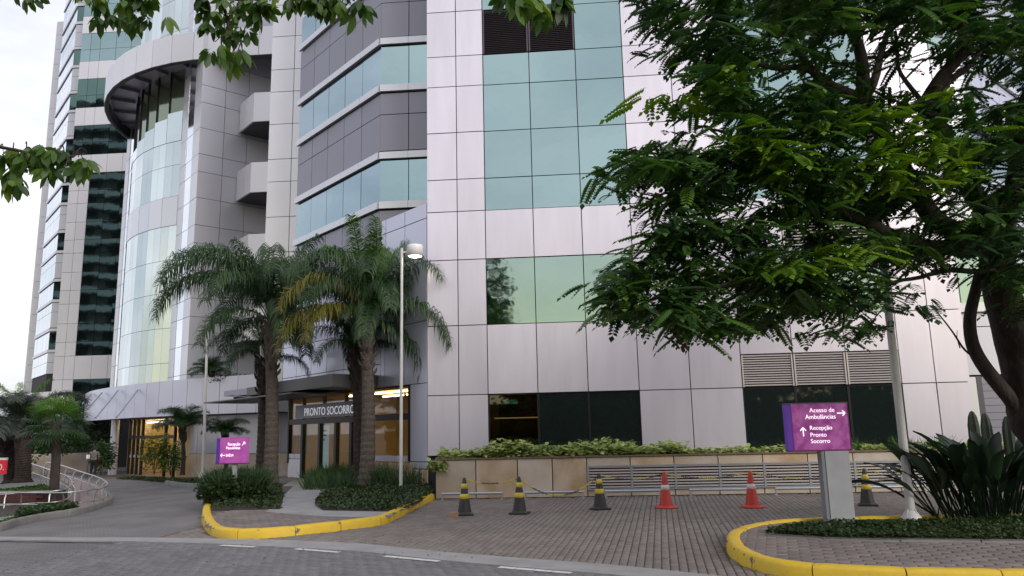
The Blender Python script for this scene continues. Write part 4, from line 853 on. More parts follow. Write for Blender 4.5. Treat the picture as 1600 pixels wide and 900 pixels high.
def person(loc, rz, sc, label, sit=False):
    t = thing('person', label, 'person', loc, rz); t.scale = (sc, sc, sc)
    if sit: hip, kn, ft = (.1, -.02, .5), (.11, -.42, .5), (.11, -.44, .06)
    else: hip, kn, ft = (.1, 0, .92), (.11, -.02, .5), (.12, .02, .08)
    zo = .5-.95 if sit else 0
    V = [(0, 0, .98+zo), (0, 0, 1.2+zo), (0, 0, 1.4+zo), (0, .0, 1.5+zo), (0, -.02, 1.6+zo), (0, -.02, 1.7+zo)]
    E_ = [(0, 1), (1, 2), (2, 3), (3, 4), (4, 5)]; Rd = [(.15, .11), (.15, .11), (.16, .1), .055, .09, .075]
    for s in (-1, 1):
        i = len(V); V += [(s*.19, 0, 1.42+zo), (s*.25, -.02, 1.14+zo), (s*.2, -.2, .98+zo), (s*.17, -.28, .97+zo)]; E_ += [(2, i), (i, i+1), (i+1, i+2), (i+2, i+3)]; Rd += [.06, .045, .035, .03]
        for f_ in range(4): j = len(V); V += [(s*(.15+.018*f_), -.35+.006*abs(f_-1), .96+zo), (s*(.15+.018*f_), -.385+.008*abs(f_-1), .935+zo)]; E_ += [(i+3, j), (j, j+1)]; Rd += [.010, .008]
        j = len(V); V += [(s*.13, -.31, .985+zo)]; E_ += [(i+3, j)]; Rd += [.01]
        i = len(V); V += [(s*hip[0], hip[1], hip[2]), (s*kn[0], kn[1], kn[2]), (s*ft[0], ft[1], ft[2]), (s*ft[0], ft[1]-.17, .04)]; E_ += [(0, i), (i, i+1), (i+1, i+2), (i+2, i+3)]; Rd += [.09, .06, .045, .04]
    skinobj('body', V, E_, Rd, skin, t)
    skinobj('shirt', [(0, 0, .95+zo), (0, 0, 1.2+zo), (0, 0, 1.41+zo), (0, 0, 1.46+zo), (-.2, 0, 1.42+zo), (-.255, -.02, 1.2+zo), (.2, 0, 1.42+zo), (.255, -.02, 1.2+zo)], [(0, 1), (1, 2), (2, 3), (2, 4), (4, 5), (2, 6), (6, 7)], [(.17, .13), (.165, .125), (.19, .13), (.1, .09), .085, .075, .085, .075], shirtg, t)
    skinobj('trousers', [(0, 0, .98+zo), (-hip[0], hip[1], hip[2]), (-kn[0], kn[1], kn[2]), (-ft[0], ft[1], ft[2]+.02), (hip[0], hip[1], hip[2]), (kn[0], kn[1], kn[2]), (ft[0], ft[1], ft[2]+.02)], [(0, 1), (1, 2), (2, 3), (0, 4), (4, 5), (5, 6)], [(.16, .125), .11, .08, .07, .11, .08, .07], trous, t)
    b = MB(); n_ = 12
    b.lathe([(.001, .14), (.05, .13), (.095, .06), (.1, 0), (.085, -.06)], 12, (0, .012, 1.66+zo)); b.build('hair', hairm, t)
    for s in (-1, 1): b = MB(); b.lathe([(.001, .09), (.04, .085), (.05, .05), (.05, 0)], 10); o = b.build('shoe', trous, t, (s*ft[0], ft[1]-.06, 0)); o.scale = (1, 2.2, 1)
    return t
Pp = at(145, 745, 38.5); person(Pp, R(200), .97*(at(145, 697, 38.5).z-Pp.z)/1.74, 'man in grey shirt and black trousers standing by the lobby doors')
sp = FE.p(-1.55, .12, -1.6); ch = thing('chair', 'dark chair inside the entrance window right of the palm trunk', 'chair', sp, R(60))
b = MB(); b.box(-.22, .22, -.22, .22, .42, .46); b.build('seat', darkm, ch); b = MB(); b.box(-.22, .22, .2, .24, .46, .9); b.build('backrest', darkm, ch)
for x in (-.2, .2):
    for y in (-.2, .2): b = MB(); b.box(x-.02, x+.02, y-.02, y+.02, 0, .42); b.build('leg', galv, ch)
person(sp+Vector((0, 0, -.02)), R(60), 1, 'dark haired person seated inside the entrance window', sit=True)
ash = thing('ash_post', 'thin bollard with white top beside the man at the lobby', 'bollard', at(135, 747, 38)); b = MB(); b.tube([(0, 0, 0), (0, 0, .95)], .05, 8); b.build('post', darkm, ash); b = MB(); b.lathe([(.09, 0), (.09, .2), (.001, .21)], 10); b.build('cap', whitep, ash, (0, 0, .95))
# ------------------------------------------------------------------ vegetation
def basis(D, U):
    D = D/np.linalg.norm(D, axis=1, keepdims=True); Z = U-(U*D).sum(1, keepdims=True)*D; Z /= np.linalg.norm(Z, axis=1, keepdims=True)+1e-9; Yv = np.cross(Z, D); return np.stack([D, Yv, Z], 2)
def scatter(uv, uf, P, B, sc, tint, tj=None):
    V = np.einsum('nij,kj->nki', B, uv)*sc[:, None, None]+P[:, None, :]; k = len(uv); n_ = len(P)
    Fa = (uf[None]+(np.arange(n_)*k)[:, None, None]).reshape(-1, uf.shape[1]); T = np.repeat(tint, k)
    return V.reshape(-1, 3), Fa, T
def leaf_unit(w=.22, fold=.06, droop=.1):   # one pointed leaf along +x, unit length, two folded quads
    v = np.array([(0, 0, 0), (.35, w, fold), (.35, 0, 0), (.35, -w, fold), (.72, w*.8, fold-droop*.5), (.72, 0, -droop*.5), (.72, -w*.8, fold-droop*.5), (1, 0, -droop)])
    f = np.array([(0, 2, 1, 1), (0, 3, 2, 2), (1, 2, 5, 4), (2, 3, 6, 5), (4, 5, 7, 7), (5, 6, 7, 7)]); return v, f
def quadleaf(w=.25, fold=.08):
    return np.array([(0, 0, 0), (.45, w, fold), (1, 0, -.08), (.45, -w, fold)]), np.array([(0, 3, 2, 1)])
def tri_fix(F_):   # degenerate quads are kept as quads of 2 faces: convert all to triangles
    out_ = []
    for f in F_:
        out_.append((f[0], f[1], f[2]));
        if f[3] != f[2]: out_.append((f[0], f[2], f[3]))
    return np.array(out_)
def pinnate(npair=8, Lf=.36, ll=.085, lw=.3, dr=.25):
    u, f = quadleaf(lw, .05); P_, D_, S_ = [], [], []
    for i in range(npair):
        t = (i+1.2)/(npair+1); x = t*Lf; z = -dr*Lf*t*t
        for s in (-1, 1): P_.append((x, 0, z)); D_.append((.45, s*1, -.28)); S_.append(ll*(1-.5*abs(t-.45)))
    P_.append((Lf, 0, -dr*Lf)); D_.append((1, 0, -.5)); S_.append(ll)
    D_ = np.array(D_, float); B_ = basis(D_, np.tile([0, 0, 1.0], (len(D_), 1))); V, Fa, T = scatter(u, f, np.array(P_), B_, np.array(S_), np.zeros(len(P_)))
    r = .003; rv = np.array([(0, -r, 0), (0, r, 0), (Lf*.6, r, -dr*Lf*.36), (Lf*.6, -r, -dr*Lf*.36), (Lf, r*.5, -dr*Lf), (Lf, -r*.5, -dr*Lf)]); k = len(V)
    return np.vstack([V, rv]), np.vstack([Fa, [(k, k+1, k+2, k+3), (k+3, k+2, k+4, k+5)]])
def palmate(n_=7, ll=.15):
    u, f = leaf_unit(.2, .03, .12); f = tri_fix(f); P_, D_, S_ = [], [], []
    for i in range(n_):
        a = (i-(n_-1)/2)/(n_-1)*R(250); D_.append((math.cos(a)*.62, math.sin(a)*.62, -.95)); P_.append((0, 0, 0)); S_.append(ll*(1-.25*abs(a)/2.2))
    D_ = np.array(D_); B_ = basis(D_, np.tile([0, 0, 1.0], (n_, 1))); P_ = np.array(P_, float); P_[:, 0:3] += D_*.02
    V, Fa, T = scatter(u, f, P_, B_, np.array(S_), np.zeros(n_)); return V, Fa
def rnd_dirs(n_, zb=0., zs=.5): a = RNG.uniform(0, 2*np.pi, n_); return np.stack([np.cos(a), np.sin(a), RNG.normal(zb, zs, n_)], 1)
def limb(parent, pts_, r0, r1, m, name='branch', n=10):
    P_ = smooth([Vector(p) for p in pts_], 4); P_ = [p+Vector((pnoise(p*1.7), pnoise(p*1.7+Vector((9, 0, 0))), pnoise(p*1.7+Vector((0, 9, 0)))))*.05 for p in P_]
    k = len(P_); b = MB(); b.tube([p-parent.location for p in P_], [r0+(r1-r0)*i/(k-1) for i in range(k)], n); return b.build(name, m, parent)
# ---- the big tree on the right
bt = thing('broad_tree', 'large dark leafy tree with leaning trunk overhanging the right side of the facade', 'tree', (8.9, 12.9, 0))
T_ = lambda *a: [at(*p) for p in a]
limb(bt, [Vector((9.2, 13.0, -.05))]+T_((1640,690,12.9), (1605,600,12.8), (1580,510,12.6), (1562,430,12.4), (1548,370,12.2), (1540,310,12)), .36, .2, bark, 'trunk', 14)
limb(bt, T_((1615,690,12.9), (1590,640,12.8), (1558,598,12.7), (1526,556,12.6), (1517,520,12.5), (1521,470,12.4), (1530,425,12.3)), .13, .075, bark)
limb(bt, T_((1530,562,12.6), (1508,548,12.5), (1490,520,12.4), (1465,490,12.3), (1455,470,12.2)), .022, .006, bark, 'twig', 5)
limb(bt, T_((1500,545,12.5), (1496,528,12.5), (1497,515,12.45)), .01, .004, bark, 'twig', 4)
limb(bt, T_((1540,330,12), (1500,270,11.6), (1460,195,11.3), (1445,168,11.2), (1470,120,11.1), (1500,80,11), (1503,20,10.8), (1495,-60,10.6)), .15, .05, bark)
limb(bt, T_((1448,180,11.2), (1478,130,11.2), (1510,105,11.3), (1530,80,11.4), (1545,30,11.5)), .06, .03, bark)
limb(bt, T_((1548,370,12.2), (1470,350,11.6), (1420,280,11.2), (1385,215,11), (1348,160,10.8), (1345,110,10.7), (1335,60,10.6), (1308,8,10.5), (1300,-50,10.4)), .16, .045, bark)
limb(bt, T_((1348,160,10.8), (1305,135,10.7), (1272,112,10.6), (1250,88,10.5), (1232,40,10.4), (1208,-10,10.3)), .085, .03, bark)
limb(bt, T_((1272,112,10.6), (1235,107,10.4), (1200,103,10.2), (1150,95,10), (1090,85,9.8), (1030,60,9.6)), .05, .012, bark)
limb(bt, T_((1350,150,10.8), (1372,100,10.9), (1385,60,11), (1400,0,11.1)), .07, .03, bark)
limb(bt, T_((1445,170,11.2), (1420,130,11.2), (1405,100,11.3), (1400,50,11.4)), .04, .02, bark)
limb(bt, T_((1548,385,12.2), (1480,390,11.6), (1400,370,11), (1330,335,10.5), (1240,300,10), (1150,275,9.7), (1080,268,9.5), (1020,262,9.4)), .13, .015, bark)
limb(bt, T_((1400,372,11), (1330,400,10.5), (1250,415,10), (1160,440,9.6), (1080,455,9.3), (1000,470,9.1)), .06, .012, bark)
limb(bt, T_((1560,420,12.3), (1500,425,11.8), (1440,430,11.3), (1380,450,10.9), (1330,480,10.6)), .05, .012, bark)
limb(bt, T_((1562,400,12.3), (1580,300,12), (1600,200,11.8), (1620,80,11.5)), .16, .07, bark)
mask = [(1004,-60), (1000,15), (984,42), (1012,62), (1032,92), (1062,98), (1095,92), (1090,135), (1060,165), (1030,190), (1000,215), (960,232), (922,250), (932,283), (962,303), (1010,322), (992,345), (1005,372), (1040,385), (1010,408), (965,425), (932,442), (936,488), (975,505), (1015,492), (1050,520), (1100,528), (1150,518), (1205,512), (1250,488), (1292,492), (1315,525), (1380,528), (1420,498), (1440,470), (1500,455), (1560,470), (1640,520), (1720,520), (1720,-60)]
holes = [(1075, 200, 40, 22, .1), (1085,60,20,18,.3), (1000, 330, 30, 12, .1), (1215, 120, 40, 26, .35), (1320, 110, 26, 55, .25), (1365, 50, 22, 40, .35), (1430, 60, 25, 40, .45), (1492, 118, 38, 30, .08), (1560, 125, 35, 30, .3), (1310, 345, 42, 16, .3), (1215,365,40,14,.5), (1400,160,26,14,.4), (1360, 430, 26, 24, .35), (1420,450,30,16,.3), (1540,440,40,60,.3), (1570,330,30,18,.5), (1450,455,40,16,.3)]
def inside(x, y):
    if not inpoly(x, y, mask): return False
    for hx, hy, a, c, pr in holes:
        if ((x-hx)/a)**2+((y-hy)/c)**2 < 1 and random.random() > pr: return False
    return True
cl = []
while len(cl) < 900:
    x, y = random.uniform(915, 1720), random.uniform(-60, 530)
    if pnoise(Vector((x/55, y/34, 1))) < -.10+.16*random.random(): continue
    if not inside(x, y) or not (inside(x, y+9) and (inside(x-22, y+4) or x > 1100)): continue
    edge = 1 if x < 1150 else 0; kd = 1 if random.random() < .38 else 0
    Yd = 9.2+(x-920)/640*1.6+random.uniform(-.9, 1.5 if edge else 2.4); c = at(x, y, Yd)
    if y > 240 and x > 1250 and Yd < 10: pass
    cl.append((c, Yd, kd))
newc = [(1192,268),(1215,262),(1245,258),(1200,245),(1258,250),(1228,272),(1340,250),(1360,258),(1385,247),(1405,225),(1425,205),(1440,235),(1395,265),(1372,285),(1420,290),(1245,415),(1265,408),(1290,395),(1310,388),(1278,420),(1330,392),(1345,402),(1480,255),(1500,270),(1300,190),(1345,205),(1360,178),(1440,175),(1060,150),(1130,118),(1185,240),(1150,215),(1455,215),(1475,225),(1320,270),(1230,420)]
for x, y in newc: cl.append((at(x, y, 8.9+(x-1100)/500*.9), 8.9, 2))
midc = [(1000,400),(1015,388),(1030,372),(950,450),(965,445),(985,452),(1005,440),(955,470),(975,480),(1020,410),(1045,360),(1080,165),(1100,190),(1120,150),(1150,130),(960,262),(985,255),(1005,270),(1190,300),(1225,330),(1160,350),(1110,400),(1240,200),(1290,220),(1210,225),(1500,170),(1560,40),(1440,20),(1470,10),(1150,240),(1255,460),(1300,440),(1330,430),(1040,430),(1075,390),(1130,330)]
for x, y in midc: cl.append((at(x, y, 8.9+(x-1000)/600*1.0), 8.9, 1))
pv_ = [pinnate(8, .34, .088, .40, .3), pinnate(7, .28, .08, .42, .45), pinnate(10, .39, .086, .36, .15)]
groups = {0: [], 1: [], 2: []}
for c, Yd, kind in cl:
    ax = Vector((random.gauss(-.5, .6), random.gauss(-.5, .6), 0)); ax = ax.normalized() if ax.length > .01 else Vector((1, 0, 0))
    for _ in range(random.randint(9, 13)):
        a = random.uniform(-2.0, 2.0); d = Vector((ax.x*math.cos(a)-ax.y*math.sin(a), ax.x*math.sin(a)+ax.y*math.cos(a), random.gauss(-.18, .2)))
        p = c+Vector((random.gauss(0, .17), random.gauss(0, .2), random.gauss(0, .035))); tn = min(1, max(0, random.gauss(.45, .22)+ (.12 if kind == 1 else 0)))
        groups[kind].append((p, d, random.uniform(.65, 1.2), tn, Yd))
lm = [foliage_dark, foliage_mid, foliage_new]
org = np.array(bt.location)
indiv = 0
vms = {}
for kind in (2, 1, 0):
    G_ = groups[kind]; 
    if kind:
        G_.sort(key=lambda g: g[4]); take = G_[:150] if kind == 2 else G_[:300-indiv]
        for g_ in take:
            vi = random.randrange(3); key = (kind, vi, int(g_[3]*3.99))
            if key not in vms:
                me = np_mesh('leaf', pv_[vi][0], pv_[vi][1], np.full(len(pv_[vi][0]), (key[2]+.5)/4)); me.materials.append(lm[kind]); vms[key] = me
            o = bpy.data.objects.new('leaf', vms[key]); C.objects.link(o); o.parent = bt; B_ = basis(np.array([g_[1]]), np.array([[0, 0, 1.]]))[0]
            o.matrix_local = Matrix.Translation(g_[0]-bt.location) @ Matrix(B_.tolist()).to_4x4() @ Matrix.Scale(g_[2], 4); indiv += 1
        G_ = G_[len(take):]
    if not G_: continue
    Vs, Fs, Ts, off = [], [], [], 0
    for vi in range(3):
        sub = G_[vi::3]
        if not sub: continue
        P_ = np.array([g_[0] for g_ in sub])-org; D_ = np.array([g_[1] for g_ in sub]); B_ = basis(D_, np.tile([0, 0, 1.], (len(sub), 1))+RNG.normal(0, .16, (len(sub), 3)))
        V, Fa, T = scatter(pv_[vi][0], pv_[vi][1], P_, B_, np.array([g_[2] for g_ in sub]), np.array([g_[3] for g_ in sub])); Vs.append(V); Fs.append(Fa+off); Ts.append(T); off += len(V)
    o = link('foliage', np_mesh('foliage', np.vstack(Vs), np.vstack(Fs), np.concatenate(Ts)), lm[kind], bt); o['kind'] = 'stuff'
b = MB()   # cluster of brown seed pods
for i in range(14): b.lathe([(.001, -.03), (.022, -.015), (.022, .015), (.001, .03)], 6, tuple(at(1065, 522, 9.3)+Vector((random.gauss(0, .05), random.gauss(0, .05), random.gauss(0, .06)))-bt.location))
b.build('seed_pods', mat('seed_brown', (.09, .03, .015), .8), bt)
# ---- foreground tree, trunk off the left of the frame
ft_ = thing('overhanging_tree', 'leafy branches with drooping pointed leaves hanging in from the top left', 'tree', (-6.4, .8, 0))
limb(ft_, [(-6.4, .8, -.05), (-6.3, .9, 2), (-6.0, 1.2, 4), (-5.4, 1.8, 5.8)], .3, .18, bark, 'trunk', 12)
pal = palmate(6, .15); pal6 = palmate(5, .165); lmv = {}
hubs = []
def hubbox(x0, x1, y0, y1, n_, Y0, Y1, anchor):
    tw = Vector(anchor); ps_ = []
    for i in range(n_):
        p = at(random.uniform(x0, x1), random.uniform(y0, y1), random.uniform(Y0, Y1)); ps_.append(p)
    return tw, ps_
def spray(main, hubs_, tips=3):
    P_ = smooth(main, 3); limb(ft_, main, .022, .008, bark, 'branch', 6)
    for h in hubs_:
        q = min(P_, key=lambda p: (p-h).length); m = q.lerp(h, .5)+Vector((0, 0, .05)); limb(ft_, [q, m, h], .005, .003, bark, 'twig', 4); hubs.append(h)
A_ = lambda *L2: [at(x, y, Y) for x, y, Y in L2]
spray([Vector((-5.4, 2.2, 5.8))]+A_((60,-140,5.4), (130,-60,5.5), (185,-20,5.6), (215,5,5.6)), A_((150,-8,5.5), (172,-2,5.5), (190,12,5.6), (205,-5,5.4), (222,2,5.5), (235,10,5.7), (165,20,5.7), (180,28,5.4), (210,22,5.5), (228,-12,5.5), (140,-14,5.4), (198,30,5.6)))
spray([Vector((-4.8, 2.6, 6.0))]+A_((300,-150,5.2), (330,-60,5.2), (350,10,5.2), (362,48,5.2), (385,62,5.2)), A_((325,-5,5.2), (340,10,5.1), (360,0,5.2), (372,15,5.3), (388,5,5.2), (400,20,5.2), (330,28,5.2), (338,60,5.0), (360,42,5.2), (382,55,5.1), (395,-8,5.3), (350,-15,5.3), (366,82,5.0), (318,10,5.2), (410,0,5.2), (345,35,5.3), (375,85,5.1)))
spray([Vector((-3.5, 2.8, 6.0))]+A_((420,-120,5.2), (470,-40,5.2), (510,-5,5.2), (540,8,5.2)), A_((420,0,5.2), (440,-10,5.2), (455,-4,5.3), (478,-12,5.2), (495,-2,5.2), (512,-4,5.1), (520,10,5.3), (535,0,5.2), (548,12,5.2), (462,-18,5.2), (500,-18,5.2), (528,-14,5.2), (550,-8,5.1), (505,12,5.2)))
spray([Vector((-1.5, 2.6, 5.6))]+A_((800,-100,4.2), (830,-40,4.1), (845,-15,4.1)), A_((800,-6,4.0), (815,-12,4.1), (830,-4,4.0), (850,-12,4.1), (865,-6,4.1), (842,2,3.9), (788,-14,4.1), (880,-14,4.1), (822,0,3.8)))
spray([Vector((-6.2, 1.0, 4.2))]+A_((-140,200,5.0), (-60,225,5.2), (0,232,5.3), (60,240,5.4), (110,245,5.4)), A_((5,240,5.3), (20,232,5.3), (35,240,5.2), (52,236,5.3), (68,244,5.3), (85,236,5.4), (100,248,5.4), (118,246,5.4), (128,256,5.4), (25,262,5.2), (15,255,5.3), (75,256,5.3), (95,262,5.3), (-10,235,5.2), (-15,255,5.2), (60,228,5.4), (110,232,5.4), (40,225,5.4), (22,275,5.1), (132,240,5.5), (88,228,5.3)))
spray([Vector((-5.4, 2.2, 5.8))]+A_((-60,-80,5.2), (0,-40,5.2), (40,-30,5.2)), A_((8,-12,5.2), (30,-14,5.2), (55,-16,5.2), (-15,-5,5.2)))
for h in hubs:
    for q in range(2):
        vi = random.randrange(2); tn = min(.99, max(0, random.gauss(.5, .25))); key = (vi, int(tn*4))
        if key not in lmv:
            v_, f_ = (pal, pal6)[vi]; me = np_mesh('leaf', v_, f_, np.full(len(v_), (key[1]+.5)/4)); me.materials.append(foliage_hang); lmv[key] = me
        o = bpy.data.objects.new('leaf', lmv[key]); C.objects.link(o); o.parent = ft_
        o.location = h-ft_.location+Vector((random.gauss(0, .05), random.gauss(0, .05), random.gauss(0, .03))); o.rotation_euler = (random.gauss(0, .35), random.gauss(.2, .35), random.uniform(0, 6.28)); s_ = random.uniform(.8, 1.15); o.scale = (s_, s_, s_)
def crown(par, cen, rad, n_, m, ls=.3, unit=None, name='foliage', hollow=.35):
    u, f = unit or quadleaf(.28, .06); D = rnd_dirs(n_, 0, .6); D /= np.linalg.norm(D, axis=1, keepdims=True); rr = (hollow+(1-hollow)*RNG.random(n_)**.6)
    P_ = D*rr[:, None]*np.array(rad)+np.array(cen); P_ += RNG.normal(0, .06, P_.shape)*np.array(rad)
    lobes = np.array([pnoise(Vector(p*1.1/max(rad))*3) for p in P_]); keep = lobes > -.22; P_ = P_[keep]; n2 = len(P_)
    B_ = basis(D[keep]+rnd_dirs(n2, -.2, .4)*1.2, rnd_dirs(n2, 1.2, .3)); V, Fa, T = scatter(u, f, P_-np.array(par.location), B_, RNG.uniform(.7, 1.3, n2)*ls, np.clip(RNG.normal(.45, .22, n2), 0, 1))
    o = link(name, np_mesh(name, V, Fa, T), m, par); o['kind'] = 'stuff'; return o
crown(ft_, (-6.2, -1.2, 7.2), (2.8, 2.6, 1.6), 5000, foliage_hang, .3)
for e in ((-4.6, -1.0, 7.4), (-7.6, -.5, 7.4), (-5.8, -2.8, 7)): limb(ft_, [(-5.4, 1.8, 5.8), (Vector((-5.4, 1.8, 5.8)).lerp(Vector(e), .5)+Vector((0, 0, .3))), e], .12, .03, bark)
# ---- trees and houses across the street behind the camera (seen mirrored in the glass)
for i, (x, y, h_, r_) in enumerate([(-30, -17, 7.5, 5), (-18, -16, 7, 5), (-8.2, -15, 17, 3.6), (-1, -17, 6.4, 4), (5, -16, 6.4, 4.6), (13, -17, 9.5, 5), (22, -16, 8, 5), (-40, -18, 9, 6)]):
    t = thing('street_tree', ['bushy street tree across the road, far left one but for the last', 'bushy street tree across the road left of the tallest one', 'tallest street tree, mirrored in the left of the second row of windows', 'street tree across the road just right of the tallest one', 'street tree across the road straight behind the camera', 'street tree across the road behind the right of the frame', 'rightmost street tree across the road', 'leftmost and widest street tree across the road'][i], 'tree', (x, y, 0), group='street trees across the road' )
    limb(t, [(x, y, -.1), (x+.2, y, h_*.35), (x-.1, y+.2, h_*.6)], .28, .12, bark, 'trunk'); crown(t, (x, y, h_*.62), (r_, r_*.7, h_*.4), 2600, foliage_dark, .75, hollow=.2)
hg = thing('hedge', 'long dark hedge across the road, mirrored in the ground floor windows', 'hedge', (0, -12.5, 0))
for q in range(8): crown(hg, (-38+q*9.5, -12.5, 1.9), (5.6, 1.1, 2.1), 2600, foliage_dark, .4, hollow=.5)
b = MB(); b.box(-43, 34, -13.1, -12.7, -.1, 3.2); b.build('wall', mat('hedge_core', (.012, .02, .01), .9), hg, -hg.location)
ap = thing('apartment_block', 'grey apartment block with balcony bands mirrored in the dark tower glass', 'building', (-80, -28, 0), R(-20))
b = MB(); b.box(-16, 16, -8, 8, -.4, 62); b.build('wall', concd, ap)
for k in range(20):
    b = MB(); b.box(-16.2, 16.2, 8.0, 9.3, 2+k*3, 3.0+k*3); b.build('balcony', panelm, ap)
    for q in range(6): b = MB(); b.box(-14+q*5, -11.5+q*5, 7.9, 8.06, 3.1+k*3, 4.7+k*3); b.build('window', blackm, ap)
# ---- palms
def frond(Lr, e0, e1, nl=120, ll=.55, w=.032, seed=0, plum=.9, stiff=0.):
    rg = np.random.default_rng(seed); n_ = 22; p = np.zeros(3); pts_ = [p.copy()]; ds = []
    for i in range(n_):
        t = i/(n_-1); e = e0+(e1-e0)*t**1.25; d = np.array([math.cos(e), 0, math.sin(e)]); ds.append(d); p = p+d*Lr/n_; pts_.append(p.copy())
    pts_ = np.array(pts_); ds.append(ds[-1]); ds = np.array(ds); V = []; Fc = []; T = []
    for i in range(n_):      # rachis
        k = len(V); r0, r1 = .028*(1-i/n_)+.004, .028*(1-(i+1)/n_)+.004
        V += [pts_[i]+[0, r0, 0], pts_[i]-[0, r0, 0], pts_[i+1]-[0, r1, 0], pts_[i+1]+[0, r1, 0]]; Fc.append((k, k+1, k+2, k+3)); T += [.3]*4
        k = len(V); V += [pts_[i]+[0, 0, r0], pts_[i]-[0, 0, r0], pts_[i+1]-[0, 0, r1], pts_[i+1]+[0, 0, r1]]; Fc.append((k, k+1, k+2, k+3)); T += [.3]*4
    for j in range(nl):
        t = .12+.88*j/nl; x = t*n_; i = min(int(x), n_-1); q = pts_[i]+(pts_[i+1]-pts_[i])*(x-i); d = ds[i]
        up = np.array([-d[2], 0, d[0]])
        for s in (-1, 1):
            l_ = ll*(.55+.6*math.sin(math.pi*min(1, t*.92)))*rg.uniform(.8, 1.15); lift = rg.normal(.1, plum*.5)
            a = d*rg.uniform(.35, .8)+np.array([0, s*1.0, 0])+up*lift; a /= np.linalg.norm(a)
            b_ = a*.75+np.array([0, 0, -1.0+stiff]); b_ /= np.linalg.norm(b_); c_ = a*.2+np.array([0, 0, -1.0+stiff*1.2])+a*stiff; c_ /= np.linalg.norm(c_)
            wv = np.cross(a, up); wv = wv/(np.linalg.norm(wv)+1e-6)*w*.5
            q1 = q+a*l_*.38; q2 = q1+b_*l_*.34; q3 = q2+c_*l_*.28; k = len(V); V += [q-wv*.5, q+wv*.5, q1+wv, q1-wv, q2+wv*.75, q2-wv*.75, q3]
            Fc += [(k, k+1, k+2, k+3), (k+3, k+2, k+4, k+5), (k+5, k+4, k+6, k+6)]; tt = rg.uniform(.15, .85); T += [tt]*7
    return np.array(V), tri_fix(Fc), np.array(T)
fr_cache = {}
def getfrond(kind, seed, m):
    key = (kind, seed, m.name)
    if key not in fr_cache:
        Lr, e0, e1, ll, w, st_ = kind; V, F3, T = frond(Lr, e0, e1, ll=ll, w=w, seed=seed, stiff=st_); me = np_mesh('frond', V, F3, T); me.materials.append(m); fr_cache[key] = me
    return fr_cache[key]
def palm(name, label, base, top, r0, r1, fronds, group=None, barkm=pbark, rings=True):
    t = thing(name, label, 'palm tree', base, 0, group); H_ = top.z-base.z; d = top-base; n_ = 26; b = MB(); pts_ = []; rs = []
    for i in range(n_*2+1):
        q = i/(n_*2); pts_.append(d*q+Vector((.05*math.sin(q*4), 0, 0))); rs.append((r0+(r1-r0)*q)*(1+(.05 if i % 2 else -.03))*(1.12 if q > .82 else 1)*(1+.35*max(0, .08-q)/.08))
    b.tube(pts_, rs, 14, sm=False); b.build('trunk', barkm, t)
    b = MB()
    for i in range(26):   # old leaf bases near the top
        q = .66+.34*(i/26); a = i*2.4; c = d*q+Vector((.05*math.sin(q*4), 0, 0)); o_ = Vector((math.cos(a), math.sin(a), 0)); b.tube([c+o_*r1*.7, c+o_*(r1*1.35+.03)+Vector((0, 0, .12)), c+o_*(r1*1.5+.05)+Vector((0, 0, .22))], [.06, .045, .015], 5)
    b.build('leaf_bases', barkm, t)
    for (az, kind, m, sc) in fronds:
        o = bpy.data.objects.new('frond', getfrond(kind, random.randrange(3), m)); C.objects.link(o); o.parent = t; o.location = d+Vector((math.cos(az)*r1*.6, math.sin(az)*r1*.6, random.uniform(-.1, .15))); o.rotation_euler = (random.gauss(0, .12), 0, az); o.scale = (sc, sc, sc)
    return t
KU = (3.1, R(86), R(30), .46, .026, .15); KH = (4.6, R(84), R(-64), .64, .031, 0.); KM = (4.1, R(66), R(-80), .66, .031, 0.); KL = (3.3, R(28), R(-86), .64, .031, 0.); KD = (2.6, R(-20), R(-88), .6, .04, 0.)
def ring(n_, kind, m, s0, s1, ph=0): return [(2*math.pi*i/n_+ph+random.gauss(0, .12), kind, m, random.uniform(s0, s1)) for i in range(n_)]
fA = ring(3, KU, foliage_palm, .8, 1)+ring(8, KH, foliage_palm, .95, 1.15, .3)+ring(7, KM, foliage_palm, .85, 1.1)+ring(5, KL, foliage_palm, .75, 1.0, .2)
pa = at(424, 502, 22.6); palm('queen_palm', 'tall palm with arching drooping fronds left of the entrance sign', Vector((at(424, 700, 22.6).x, 22.6, .1)), Vector((pa.x, 22.6, pa.z)), .215, .15, [(a, k, m, s) for a, k, m, s in fA]+[(R(180), KH, foliage_palm, 1.15), (R(196), KM, foliage_palm, 1.1)], 'tall palms before the entrance')
pb = at(574, 500, 21.4); fB = ring(4, KU, foliage_palmg, .8, 1)+ring(8, KH, foliage_palm, .72, .92, .3)+ring(6, KM, foliage_palm, .7, .92, .1)+ring(4, KL, foliage_palm, .7, .85, .4)
palm('queen_palm', 'palm with pale scarred trunk and one golden frond before the entrance doors', Vector((at(572, 768, 21.4).x, 21.4, .1)), Vector((pb.x, 21.4, pb.z)), .22, .14, fB+[(R(222), KM, foliage_gold, .85), (R(212), KL, foliage_gold, .95), (R(232), KL, foliage_gold, .8), (R(80), KU, foliage_palmg, 1.1), (R(270), KU, foliage_palmg, 1.0), (R(300), KU, foliage_palmg, .9), (R(0), KM, foliage_palm, 1.0), (R(-15), KL, foliage_palm, 1.0), (R(-5), KD, foliage_palm, 1.1)], 'tall palms before the entrance')
pc = at(412, 560, 24.5); palm('queen_palm', 'darker palm trunk standing just behind the left palm', Vector((at(409, 700, 24.5).x, 24.5, .1)), Vector((pc.x, 24.5, pc.z)), .2, .15, ring(5, KH, foliage_palm, .5, .65)+ring(5, KM, foliage_palm, .5, .6, .2)+ring(3, KL, foliage_palm, .5, .6), 'tall palms before the entrance', bark)
